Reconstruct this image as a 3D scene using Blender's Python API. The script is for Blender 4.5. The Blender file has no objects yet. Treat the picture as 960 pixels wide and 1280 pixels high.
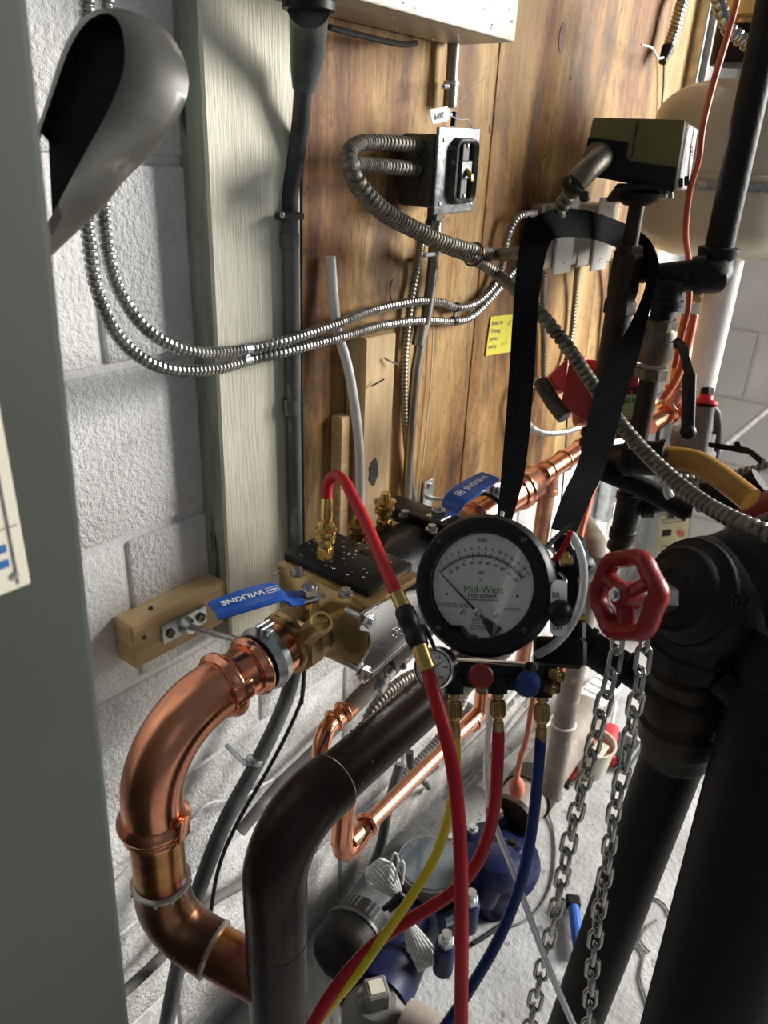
import bpy, bmesh, math, random
from mathutils import Vector as V, Matrix, noise as mnoise
from math import sin, cos, pi, radians, sqrt, atan2
random.seed(4)
S = bpy.context.scene
COL = S.collection
# ---------------------------------------------------------------- camera
H = 1.44                                   # camera height above the floor
CAM = V((0, 0, H))
FOC = 960.0                                # focal length for a 960 x 1280 frame
_th, _az, _ro = radians(25), radians(37), radians(2.63)
_h = V((cos(_az), sin(_az), 0)); _z = V((0, 0, 1))
FW = (_h*cos(_th) - _z*sin(_th)).normalized()
_r0 = V((sin(_az), -cos(_az), 0)); _u0 = _r0.cross(FW)
RT = _r0*cos(_ro) + _u0*sin(_ro); UP = -_r0*sin(_ro) + _u0*cos(_ro)
cd = bpy.data.cameras.new('camera'); cam = bpy.data.objects.new('camera', cd); COL.objects.link(cam)
cd.sensor_fit = 'VERTICAL'; cd.sensor_height = 36; cd.sensor_width = 27; cd.lens = 27
cd.clip_start = .02; cd.clip_end = 60
cd.dof.use_dof = True; cd.dof.focus_distance = .84; cd.dof.aperture_fstop = 9
cam.matrix_world = Matrix(((RT.x, UP.x, -FW.x, 0), (RT.y, UP.y, -FW.y, 0), (RT.z, UP.z, -FW.z, H), (0, 0, 0, 1)))
S.camera = cam
S.view_settings.view_transform = 'Standard'; S.view_settings.look = 'None'
S.view_settings.gamma = 1; S.view_settings.use_curve_mapping = False
S.view_settings.exposure = 0.0
# ---------------------------------------------------------------- light
W = bpy.data.worlds.new('daylight'); S.world = W; W.use_nodes = True
wn = W.node_tree; wb = wn.nodes['Background']
wb.inputs[0].default_value = (.78, .88, 1, 1); wb.inputs[1].default_value = .15
def area(name, loc, to, sx, sy, e, col):
    l = bpy.data.lights.new(name, 'AREA'); l.shape = 'RECTANGLE'; l.size = sx; l.size_y = sy; l.energy = e; l.color = col
    o = bpy.data.objects.new(name, l); COL.objects.link(o); o.location = loc
    o.rotation_euler = (V(to) - V(loc)).to_track_quat('-Z', 'Y').to_euler(); return o
area('door_daylight', (4.3, -2.1, 2.25), (.8, .6, .9), 1.7, 2.0, 500, (1, .975, .94))
area('left_fill', (-1.0, -1.6, 2.3), (.7, .6, .9), 1.2, 1.0, .8, (.9, .95, 1))  # weak unseen fill lamp added on the left, no window behind it
# ---------------------------------------------------------------- pixel rays -> points of the world
def R(x, y): return FW + RT*((x-480)/FOC) - UP*((y-640)/FOC)
def P(x, y, d): return CAM + R(x, y)*d
def PY(x, y, Y): r = R(x, y); return CAM + r*(Y/r.y)
def PX(x, y, X): r = R(x, y); return CAM + r*(X/r.x)
def PZ(x, y, Z): r = R(x, y); return CAM + r*((Z-H)/r.z)
def PP(x, y, p, n): r = R(x, y); n = V(n); return CAM + r*((V(p)-CAM).dot(n)/r.dot(n))
XA, YA, ZA = V((1, 0, 0)), V((0, 1, 0)), V((0, 0, 1))
# ---------------------------------------------------------------- mesh builder
def perp(a):
    a = a.normalized(); t = ZA if abs(a.z) < .9 else XA
    u = a.cross(t).normalized(); return u, a.cross(u).normalized()
def smooth(pts, step=.01):
    pts = [V(p) for p in pts]
    if len(pts) < 3: return pts
    q = [pts[0]*2-pts[1]] + pts + [pts[-1]*2-pts[-2]]; out = []
    for i in range(1, len(q)-2):
        a, b, c, d = q[i-1:i+3]; n = max(2, int((c-b).length/step))
        for k in range(n):
            t = k/n
            out.append(.5*((2*b)+(c-a)*t+(2*a-5*b+4*c-d)*t*t+(3*b-a-3*c+d)*t**3))
    return out + [pts[-1]]
def resample(pts, step):
    out = [pts[0]]; acc = 0.0; carry = step
    for a, b in zip(pts, pts[1:]):
        L = (b-a).length
        if L < 1e-9: continue
        s = carry
        while s <= L: out.append(a.lerp(b, s/L)); s += step
        carry = s - L
    return out
def frames(pts):
    n = len(pts); T = []
    for i in range(n):
        t = pts[min(i+1, n-1)] - pts[max(i-1, 0)]; T.append(t.normalized() if t.length > 1e-9 else V((0, 0, 1)))
    u, v = perp(T[0]); F = [(T[0], u, v)]
    for i in range(1, n):
        u = (u - T[i]*u.dot(T[i])); u = u.normalized() if u.length > 1e-6 else perp(T[i])[0]
        F.append((T[i], u, T[i].cross(u)))
    return F
class MB:
    def __init__(s): s.v = []; s.f = []; s.mi = []; s.cur = 0
    def add(s, vs, fs):
        k = len(s.v); s.v += [V(a) for a in vs]
        for f in fs: s.f.append([i+k for i in f]); s.mi.append(s.cur)
        return s
    def tube(s, pts, r, n=12, closed=False, cap=True, sm=None, flat=1.0):
        pts = smooth(pts, sm) if sm else [V(p) for p in pts]
        F = frames(pts); N = len(pts); vs = []; fs = []
        for i, p in enumerate(pts):
            rr = r(i/(N-1)) if callable(r) else (r[i] if isinstance(r, (list, tuple)) else r)
            for k in range(n):
                a = 2*pi*k/n; vs.append(p + F[i][1]*cos(a)*rr + F[i][2]*sin(a)*rr*flat)
        for i in range(N if closed else N-1):
            j = (i+1) % N
            for k in range(n):
                l = (k+1) % n; fs.append([i*n+k, j*n+k, j*n+l, i*n+l][::-1])
        if cap and not closed:
            fs.append([k for k in range(n)][::1]); fs.append([(N-1)*n+k for k in range(n)][::-1])
        return s.add(vs, fs)
    def bx(s, pts, r, pitch=.005, n=10, amp=.30, per=6, interlock=.0):
        pitch *= 1.25; amp = max(amp, .28); pts = resample(smooth(pts, .006), pitch/per); F = frames(pts); N = len(pts); vs = []; fs = []
        for i, p in enumerate(pts):
            for k in range(n):
                a = 2*pi*k/n; ph = (i/per + k/n) % 1.0
                rr = r*1.06*(1 - amp + amp*min(1, 1.5*sin(pi*ph)))
                vs.append(p + F[i][1]*cos(a)*rr + F[i][2]*sin(a)*rr)
        for i in range(N-1):
            for k in range(n):
                l = (k+1) % n; fs.append([i*n+l, (i+1)*n+l, (i+1)*n+k, i*n+k])
        fs.append(list(range(n))); fs.append([(N-1)*n+k for k in range(n)][::-1])
        return s.add(vs, fs)
    def lathe(s, p, ax, prof, n=28, u=None, caps=True):
        p = V(p); ax = V(ax).normalized()
        if u is None: u, w = perp(ax)
        else: u = V(u); u = (u-ax*u.dot(ax)).normalized(); w = ax.cross(u)
        vs = []; fs = []
        for t, r in prof:
            for k in range(n):
                a = 2*pi*k/n; vs.append(p+ax*t+u*cos(a)*r+w*sin(a)*r)
        for i in range(len(prof)-1):
            for k in range(n):
                l = (k+1) % n; fs.append([i*n+k, i*n+l, (i+1)*n+l, (i+1)*n+k])
        if caps and prof[0][1] > 1e-6: fs.append(list(range(n))[::-1])
        if caps and prof[-1][1] > 1e-6: fs.append([(len(prof)-1)*n+k for k in range(n)])
        return s.add(vs, fs)
    def cyl(s, a, b, r, r2=None, n=20, ch=.0):
        a = V(a); b = V(b); L = (b-a).length; r2 = r if r2 is None else r2
        pr = [(0, r), (L, r2)] if ch <= 0 else [(0, r-ch), (ch, r), (L-ch, r2), (L, r2-ch)]
        return s.lathe(a, b-a, pr, n)
    def hexa(s, a, ax, r, L, n=6, u=None):
        c = r*.1; return s.lathe(a, ax, [(0, r-c), (c*.8, r), (L-c*.8, r), (L, r-c)], n, u)
    def ball(s, c, r, n=16, ax=ZA, sq=1.0, half=False):
        m = n//2; pr = []
        for i in range(m+1):
            a = (-pi/2 + pi*i/m) if not half else (pi/2*i/m); pr.append((sin(a)*r*sq, max(cos(a)*r, 0)))
        return s.lathe(c, ax, pr, n)
    def box(s, c, size, ax=None, bev=0, seg=1):
        c = V(c); A = ax or (XA, YA, ZA); b = bmesh.new(); bmesh.ops.create_cube(b, size=1)
        for v in b.verts: v.co = V((v.co.x*size[0], v.co.y*size[1], v.co.z*size[2]))
        if bev > 0: bmesh.ops.bevel(b, geom=list(b.edges), offset=bev, segments=seg, affect='EDGES', profile=.5)
        b.verts.index_update()
        vs = [c + V(A[0])*v.co.x + V(A[1])*v.co.y + V(A[2])*v.co.z for v in b.verts]
        fl = V(A[0]).cross(V(A[1])).dot(V(A[2])) < 0
        fs = [[v.index for v in f.verts][::-1 if fl else 1] for f in b.faces]; b.free()
        return s.add(vs, fs)
    def hexah(s, q, off, bev=0, seg=2):
        """four front corners (any order round) and an offset to the back four"""
        q = [V(p) for p in q]; off = V(off); b = bmesh.new()
        vs = [b.verts.new(p) for p in q] + [b.verts.new(p+off) for p in q]
        for f in ((0, 1, 2, 3), (7, 6, 5, 4), (0, 4, 5, 1), (1, 5, 6, 2), (2, 6, 7, 3), (3, 7, 4, 0)): b.faces.new([vs[i] for i in f])
        bmesh.ops.recalc_face_normals(b, faces=b.faces)
        if bev: bmesh.ops.bevel(b, geom=list(b.edges), offset=bev, segments=seg, affect='EDGES', profile=.5)
        b.verts.index_update(); s.add([v.co.copy() for v in b.verts], [[v.index for v in f.verts] for f in b.faces]); b.free(); return s
    def prism(s, poly, o, ax, ay, th, bev=0):
        """2-D outline in the plane (ax, ay) from o, extruded by th along ax x ay"""
        o = V(o); ax = V(ax); ay = V(ay); az = ax.cross(ay).normalized(); b = bmesh.new()
        lo = [b.verts.new(o+ax*x+ay*y) for x, y in poly]; hi = [b.verts.new(o+ax*x+ay*y+az*th) for x, y in poly]
        n = len(poly); b.faces.new(lo[::-1]); b.faces.new(hi)
        for i in range(n): j = (i+1) % n; b.faces.new((lo[i], lo[j], hi[j], hi[i]))
        bmesh.ops.recalc_face_normals(b, faces=b.faces)
        if bev: bmesh.ops.bevel(b, geom=[e for e in b.edges if e.calc_face_angle(0) > .5], offset=bev, segments=1, affect='EDGES')
        b.verts.index_update(); s.add([v.co.copy() for v in b.verts], [[v.index for v in f.verts] for f in b.faces]); b.free(); return s
    def torus(s, c, ax, Rr, r, n=32, m=10):
        u, w = perp(V(ax)); pts = [V(c)+u*cos(2*pi*i/n)*Rr+w*sin(2*pi*i/n)*Rr for i in range(n)]
        return s.tube(pts, r, m, closed=True, cap=False)
    def ribbon(s, L, Rr, th=.0015, step=.01):
        L = [V(p) for p in L]; Rr = [V(p) for p in Rr]; out = []
        n = 6; a = []; b = []
        def cr(q, i, t):
            A = q[max(i-1, 0)]; B = q[i]; C2 = q[i+1]; D = q[min(i+2, len(q)-1)]
            return .5*((2*B)+(C2-A)*t+(2*A-5*B+4*C2-D)*t*t+(3*B-A-3*C2+D)*t**3)
        for i in range(len(L)-1):
            for k in range(n): a.append(cr(L, i, k/n)); b.append(cr(Rr, i, k/n))
        a.append(L[-1]); b.append(Rr[-1]); N = len(a); vs = []; fs = []
        for i in range(N):
            t = (a[min(i+1, N-1)]-a[max(i-1, 0)]) + (b[min(i+1, N-1)]-b[max(i-1, 0)]); nn = t.cross(b[i]-a[i]).normalized()*th/2
            vs += [a[i]+nn, b[i]+nn, b[i]-nn, a[i]-nn]
        for i in range(N-1):
            for k in range(4): l = (k+1) % 4; fs.append([i*4+k, i*4+l, (i+1)*4+l, (i+1)*4+k])
        fs += [[0, 3, 2, 1], [4*N-4, 4*N-3, 4*N-2, 4*N-1]]
        return s.add(vs, fs)
    def build(s, name, mats, parent=None, angle=35, origin=None, kind=None, **pr):
        if not isinstance(mats, (list, tuple)): mats = [mats]
        po = worldloc(parent) if parent else V((0, 0, 0))
        if origin is None:
            if parent: origin = po
            else:
                xs = [v.x for v in s.v]; ys = [v.y for v in s.v]; zs = [v.z for v in s.v]
                origin = V(((min(xs)+max(xs))/2, (min(ys)+max(ys))/2, min(zs)))
        me = bpy.data.meshes.new(name); me.from_pydata([tuple(v-origin) for v in s.v], [], s.f)
        me.polygons.foreach_set('material_index', s.mi); me.update()
        me.polygons.foreach_set('use_smooth', [True]*len(s.f)); me.set_sharp_from_angle(angle=radians(angle))
        for m in mats: me.materials.append(m)
        o = bpy.data.objects.new(name, me); COL.objects.link(o)
        if parent: o.parent = parent
        o.location = origin - po
        if kind: o['kind'] = kind
        for k, v in pr.items(): o[k] = v
        return o
def worldloc(o):
    l = V((0, 0, 0))
    while o: l += o.location; o = o.parent
    return l
def thing(name, label, cat, loc, group=None):
    o = bpy.data.objects.new(name, None); COL.objects.link(o); o.location = loc; o.empty_display_size = .03
    o['label'] = label; o['category'] = cat
    if group: o['group'] = group
    return o
def tag(o, label, cat, group=None):
    o['label'] = label; o['category'] = cat
    if group: o['group'] = group
    return o
def text(name, s, o, ax, ay, size, m, parent=None, align='CENTER', th=.0002, bold=0.0, **pr):
    cu = bpy.data.curves.new(name, 'FONT'); cu.body = s; cu.size = size; cu.align_x = align; cu.align_y = 'CENTER'; cu.extrude = th; cu.offset = bold; cu.resolution_u = 3
    t = bpy.data.objects.new(name+'_tmp', cu); me = bpy.data.meshes.new_from_object(t); bpy.data.objects.remove(t)
    ax = V(ax).normalized(); ay = V(ay); ay = (ay-ax*ay.dot(ax)).normalized(); az = ax.cross(ay)
    b = MB(); b.add([V(o)+ax*v.co.x+ay*v.co.y+az*v.co.z for v in me.vertices], [list(p.vertices) for p in me.polygons])
    bpy.data.meshes.remove(me)
    return b.build(name, m, parent, **pr)
# ---------------------------------------------------------------- materials
M = {}
def darken_low(m, top, col):  # mixes col in through noise, more strongly towards the floor
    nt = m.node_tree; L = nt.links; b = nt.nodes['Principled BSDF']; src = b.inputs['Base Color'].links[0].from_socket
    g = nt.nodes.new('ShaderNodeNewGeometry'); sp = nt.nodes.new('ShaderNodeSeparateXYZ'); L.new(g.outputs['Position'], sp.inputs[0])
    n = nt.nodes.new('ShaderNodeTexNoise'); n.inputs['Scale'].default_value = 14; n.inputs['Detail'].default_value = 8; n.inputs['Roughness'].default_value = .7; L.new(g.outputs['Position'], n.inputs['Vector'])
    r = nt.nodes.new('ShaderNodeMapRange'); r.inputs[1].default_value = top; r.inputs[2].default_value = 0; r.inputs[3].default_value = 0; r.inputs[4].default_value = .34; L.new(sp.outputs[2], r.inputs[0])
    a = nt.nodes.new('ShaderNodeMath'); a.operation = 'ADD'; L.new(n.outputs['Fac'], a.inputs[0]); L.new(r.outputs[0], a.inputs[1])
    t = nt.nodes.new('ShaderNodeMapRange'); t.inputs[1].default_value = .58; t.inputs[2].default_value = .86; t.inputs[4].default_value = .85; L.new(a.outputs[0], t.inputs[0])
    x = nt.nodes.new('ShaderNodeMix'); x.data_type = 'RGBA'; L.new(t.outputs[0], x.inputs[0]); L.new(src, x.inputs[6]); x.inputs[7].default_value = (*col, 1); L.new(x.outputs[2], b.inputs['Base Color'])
def mat(name, c1, c2=None, scale=20, rough=.5, metal=0., bump=0., bscale=60, stretch=(1, 1, 1), lo=.35, hi=.65, rvar=0., coat=0., trans=0., ior=1.45, c3=None, s3=6, t3=.62, detail=5, bdist=.002, emis=None, spec=None):
    m = bpy.data.materials.new(name); m.use_nodes = True; nt = m.node_tree; b = nt.nodes['Principled BSDF']; L = nt.links
    def nd(t): return nt.nodes.new(t)
    b.inputs['Base Color'].default_value = (*c1, 1); b.inputs['Roughness'].default_value = rough; b.inputs['Metallic'].default_value = metal
    b.inputs['Coat Weight'].default_value = coat; b.inputs['Transmission Weight'].default_value = trans; b.inputs['IOR'].default_value = ior
    if spec is None and metal == 0 and trans == 0 and coat == 0: spec = .28
    if spec is not None: b.inputs['Specular IOR Level'].default_value = spec
    tc = nd('ShaderNodeTexCoord'); mp = nd('ShaderNodeMapping'); mp.inputs['Scale'].default_value = stretch; L.new(tc.outputs['Object'], mp.inputs[0])
    def ns(sc, det=detail, w=0):
        n = nd('ShaderNodeTexNoise'); n.inputs['Scale'].default_value = sc; n.inputs['Detail'].default_value = det; n.inputs['Roughness'].default_value = .6
        L.new(mp.outputs[0], n.inputs['Vector']); return n
    out = None
    if c2 is not None:
        n = ns(scale); r = nd('ShaderNodeMapRange'); r.inputs[1].default_value = lo; r.inputs[2].default_value = hi; L.new(n.outputs['Fac'], r.inputs[0])
        mx = nd('ShaderNodeMix'); mx.data_type = 'RGBA'; mx.inputs[6].default_value = (*c1, 1); mx.inputs[7].default_value = (*c2, 1)
        L.new(r.outputs[0], mx.inputs[0]); out = mx.outputs[2]
        if c3 is not None:
            n3 = ns(s3); r3 = nd('ShaderNodeMapRange'); r3.inputs[1].default_value = t3; r3.inputs[2].default_value = t3+.08; L.new(n3.outputs['Fac'], r3.inputs[0])
            m3 = nd('ShaderNodeMix'); m3.data_type = 'RGBA'; L.new(out, m3.inputs[6]); m3.inputs[7].default_value = (*c3, 1); L.new(r3.outputs[0], m3.inputs[0]); out = m3.outputs[2]
        L.new(out, b.inputs['Base Color'])
        if rvar: 
            rr = nd('ShaderNodeMapRange'); rr.inputs[1].default_value = .3; rr.inputs[2].default_value = .7; rr.inputs[3].default_value = max(.02, rough-rvar); rr.inputs[4].default_value = min(1, rough+rvar)
            L.new(n.outputs['Fac'], rr.inputs[0]); L.new(rr.outputs[0], b.inputs['Roughness'])
    if bump:
        n = ns(bscale, 4); bp = nd('ShaderNodeBump'); bp.inputs['Strength'].default_value = bump; bp.inputs['Distance'].default_value = bdist
        L.new(n.outputs['Fac'], bp.inputs['Height']); L.new(bp.outputs[0], b.inputs['Normal'])
    if emis: b.inputs['Emission Color'].default_value = (*emis, 1); b.inputs['Emission Strength'].default_value = 1
    M[name] = m; return m
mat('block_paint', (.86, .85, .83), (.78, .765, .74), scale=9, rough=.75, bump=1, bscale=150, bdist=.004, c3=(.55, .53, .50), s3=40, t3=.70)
mat('mortar', (.84, .83, .81), (.74, .72, .70), scale=15, rough=.85, bump=.8, bscale=120)
darken_low(M['block_paint'], 1.0, (.30, .28, .25))
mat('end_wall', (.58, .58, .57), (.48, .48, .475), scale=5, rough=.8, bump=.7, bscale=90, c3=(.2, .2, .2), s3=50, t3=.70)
mat('floor', (.54, .54, .525), (.36, .355, .34), scale=7, rough=.8, bump=.7, bscale=80, c3=(.2, .195, .185), s3=34, t3=.6, bdist=.005)
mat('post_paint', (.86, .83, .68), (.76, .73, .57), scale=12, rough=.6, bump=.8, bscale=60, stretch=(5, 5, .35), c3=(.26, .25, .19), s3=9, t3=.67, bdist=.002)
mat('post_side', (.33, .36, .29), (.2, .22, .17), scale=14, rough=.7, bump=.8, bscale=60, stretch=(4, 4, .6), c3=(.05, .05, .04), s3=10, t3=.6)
mat('lumber', (.80, .58, .31), (.62, .41, .19), scale=10, rough=.6, bump=.4, bscale=60, stretch=(1, 3, 7), c3=(.17, .10, .05), s3=14, t3=.72)
mat('lumber_up', (.60, .44, .25), (.46, .31, .16), scale=8, rough=.65, bump=.4, bscale=60, stretch=(7, 7, 1), c3=(.06, .035, .02), s3=5, t3=.70)
mat('copper', (.80, .36, .21), (.70, .28, .16), scale=25, rough=.24, metal=1, rvar=.08, bump=.08, bscale=40)
mat('copper_dull', (.60, .31, .20), (.42, .19, .12), scale=30, rough=.38, metal=1, rvar=.1, bump=.1)
mat('copper_dark', (.24, .115, .055), (.07, .032, .022), scale=14, rough=.36, metal=.8, rvar=.12, lo=.4, hi=.6)
mat('copper_heat', (.52, .27, .09), (.30, .09, .06), scale=9, rough=.28, metal=1, stretch=(1, 1, 2.2), lo=.42, hi=.58, c3=(.32, .22, .30), s3=7, t3=.58)
mat('solder', (.62, .60, .55), (.42, .40, .36), scale=80, rough=.4, metal=.8, bump=.5, bscale=120)
mat('brown_pipe', (.034, .019, .0135), (.019, .011, .0085), scale=18, rough=.34, spec=.22, rvar=.12, bump=.15, bscale=50, c3=(.10, .07, .05), s3=30, t3=.70)
mat('brass', (.70, .47, .16), (.50, .32, .10), scale=40, rough=.26, metal=1, rvar=.08)
mat('bronze', (.47, .33, .15), (.30, .20, .09), scale=22, rough=.36, metal=.9, bump=.5, bscale=110, bdist=.001)
mat('brass_dull', (.60, .42, .16), (.40, .27, .10), scale=30, rough=.32, metal=.95)
mat('steel', (.55, .55, .53), (.38, .38, .37), scale=40, rough=.33, metal=1, rvar=.1)
mat('zinc', (.62, .65, .66), (.46, .50, .52), scale=60, rough=.38, metal=1, lo=.45, hi=.55, bump=.1)
mat('stainless', (.72, .70, .68), (.60, .59, .57), scale=10, rough=.3, metal=1, rvar=.08)
mat('cable_bright', (.46, .45, .42), (.20, .20, .185), scale=60, rough=.34, metal=.95)
mat('cable_dusty', (.20, .185, .145), (.10, .095, .075), scale=50, rough=.5, metal=.6, lo=.4, hi=.6, c3=(.34, .33, .28), s3=90, t3=.62)
mat('grey_conduit', (.17, .18, .17), (.10, .105, .10), scale=20, rough=.55, stretch=(2, 2, .4), c3=(.34, .35, .33), s3=16, t3=.6)
mat('emt', (.36, .34, .29), (.22, .20, .165), scale=20, rough=.38, metal=.85, stretch=(2, 2, .5))
mat('cast_box', (.10, .10, .095), (.035, .035, .033), scale=30, rough=.45, metal=.5, bump=.3, c3=(.30, .30, .28), s3=60, t3=.63)
mat('galv_plate', (.24, .245, .245), (.10, .105, .105), scale=70, rough=.45, metal=.75, bump=.4, bscale=120)
mat('rubber', (.007, .007, .0075), (.014, .014, .014), scale=60, rough=.45, spec=.3)
mat('black_coat', (.007, .007, .0075), (.013, .013, .013), scale=60, rough=.34, bump=.4, bscale=190, bdist=.0006)
mat('black_plastic', (.005, .005, .0055), (.009, .009, .0095), scale=60, rough=.42, bump=.12, bscale=150, spec=.3)
mat('black_web', (.0025, .0025, .003), (.006, .006, .0065), scale=300, rough=.9, bump=.4, bscale=500, spec=.12)
mat('iron', (.016, .013, .0105), (.008, .0068, .006), scale=25, rough=.52, spec=.2, bump=.35, bscale=120, c3=(.045, .035, .025), s3=50, t3=.66)
mat('iron_brown', (.042, .028, .018), (.018, .013, .009), scale=25, rough=.5, spec=.25, bump=.3, bscale=90)
mat('iron_big', (.009, .008, .0075), (.014, .011, .0095), scale=12, rough=.55, spec=.15, bump=.3, bscale=120, c3=(.05, .018, .011), s3=14, t3=.74)
mat('bronze_valve', (.16, .14, .10), (.10, .085, .06), scale=25, rough=.45, metal=.7, bump=.3)
mat('red_paint', (.27, .014, .012), (.19, .009, .008), scale=30, rough=.35, spec=.4, bump=.2, c3=(.08, .015, .012), s3=50, t3=.68)
mat('red_box', (.30, .02, .022), (.22, .014, .016), scale=15, rough=.35)
mat('red_pump', (.16, .014, .016), (.10, .01, .012), scale=12, rough=.45, bump=.2)
mat('red_hose', (.46, .018, .028), (.38, .012, .02), scale=30, rough=.38)
mat('red_bright', (.70, .06, .07), (.55, .04, .05), scale=30, rough=.4)
mat('orange_wire', (.55, .13, .06), (.42, .09, .045), scale=30, rough=.45)
mat('salmon', (.62, .20, .13), (.45, .13, .08), scale=50, rough=.6, bump=.3)
mat('yellow_hose', (.78, .60, .03), (.66, .50, .025), scale=40, rough=.4)
mat('blue_hose', (.012, .035, .15), (.008, .024, .11), scale=40, rough=.35)
mat('blue_lever', (.02, .11, .50), (.015, .09, .42), scale=20, rough=.35, coat=.2)
mat('blue_cast', (.007, .013, .062), (.004, .007, .036), scale=25, rough=.42, bump=.5, bscale=80, c3=(.10, .10, .13), s3=40, t3=.68)
mat('cabinet_paint', (.052, .057, .049), (.044, .049, .042), scale=4, rough=.6, spec=.12, c3=(.05, .05, .045), s3=30, t3=.72)
mat('cream_label', (.66, .62, .50), (.60, .56, .44), scale=6, rough=.55)
mat('lever_metal', (.13, .125, .11), (.08, .077, .068), scale=10, rough=.42, metal=.55, c3=(.28, .25, .2), s3=12, t3=.62)
mat('white_plastic', (.72, .73, .70), (.64, .65, .62), scale=20, rough=.45)
mat('white_paint', (.74, .74, .72), (.60, .60, .58), scale=8, rough=.5)
mat('dial', (.90, .91, .87), (.85, .86, .82), scale=8, rough=.6)
mat('ink', (.02, .02, .022), rough=.6)
mat('ink_red', (.5, .07, .06), rough=.6)
mat('ink_green', (.07, .30, .06), rough=.6)
mat('ink_white', (.85, .87, .88), rough=.6)
mat('ink_grey', (.22, .22, .22), rough=.6)
mat('ink_blue', (.03, .12, .32), rough=.6)
mat('note_yellow', (.80, .74, .10), (.72, .66, .08), scale=20, rough=.8)
mat('clear_tube', (.93, .94, .93), rough=.12, trans=.35, ior=1.35)
mat('clear_glass', (1, 1, 1), rough=.02, trans=1, ior=1.45)
mat('water', (1, 1, 1), rough=.02, trans=1, ior=1.33)
mat('metal_box', (.44, .40, .34), (.36, .33, .28), scale=6, rough=.42, metal=.35)
mat('tank_paint', (.48, .44, .33), (.42, .38, .28), scale=4, rough=.36, coat=.2, c3=(.52, .49, .40), s3=12, t3=.6)
mat('olive_plastic', (.16, .135, .05), (.125, .105, .04), scale=12, rough=.45)
mat('yellow_sleeve', (.44, .21, .03), (.28, .13, .02), scale=15, rough=.4, spec=.4, c3=(.05, .04, .02), s3=34, t3=.60)
mat('dusty_grey', (.20, .19, .175), (.12, .115, .105), scale=18, rough=.7, c3=(.32, .31, .29), s3=30, t3=.6, bump=.3)
mat('dusty_pipe', (.30, .26, .22), (.20, .165, .13), scale=14, rough=.55, c3=(.42, .38, .33), s3=30, t3=.62)
mat('meter_lid', (.11, .135, .15), (.075, .095, .11), scale=10, rough=.16, c3=(.45, .45, .42), s3=50, t3=.68, coat=.5)
mat('white_rope', (.66, .66, .62), (.5, .5, .47), scale=60, rough=.6)
mat('bucket', (.62, .60, .48), (.5, .48, .38), scale=12, rough=.5)
mat('green_label', (.42, .62, .30), (.36, .54, .26), scale=9, rough=.6)
mat('card', (.66, .60, .40), (.52, .45, .26), scale=25, rough=.5)
mat('chain_steel', (.55, .54, .50), (.30, .29, .27), scale=50, rough=.26, metal=.95)
mat('dark_tape', (.05, .055, .055), (.12, .125, .12), scale=14, rough=.5, stretch=(1, 1, .5), lo=.45, hi=.6)
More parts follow.
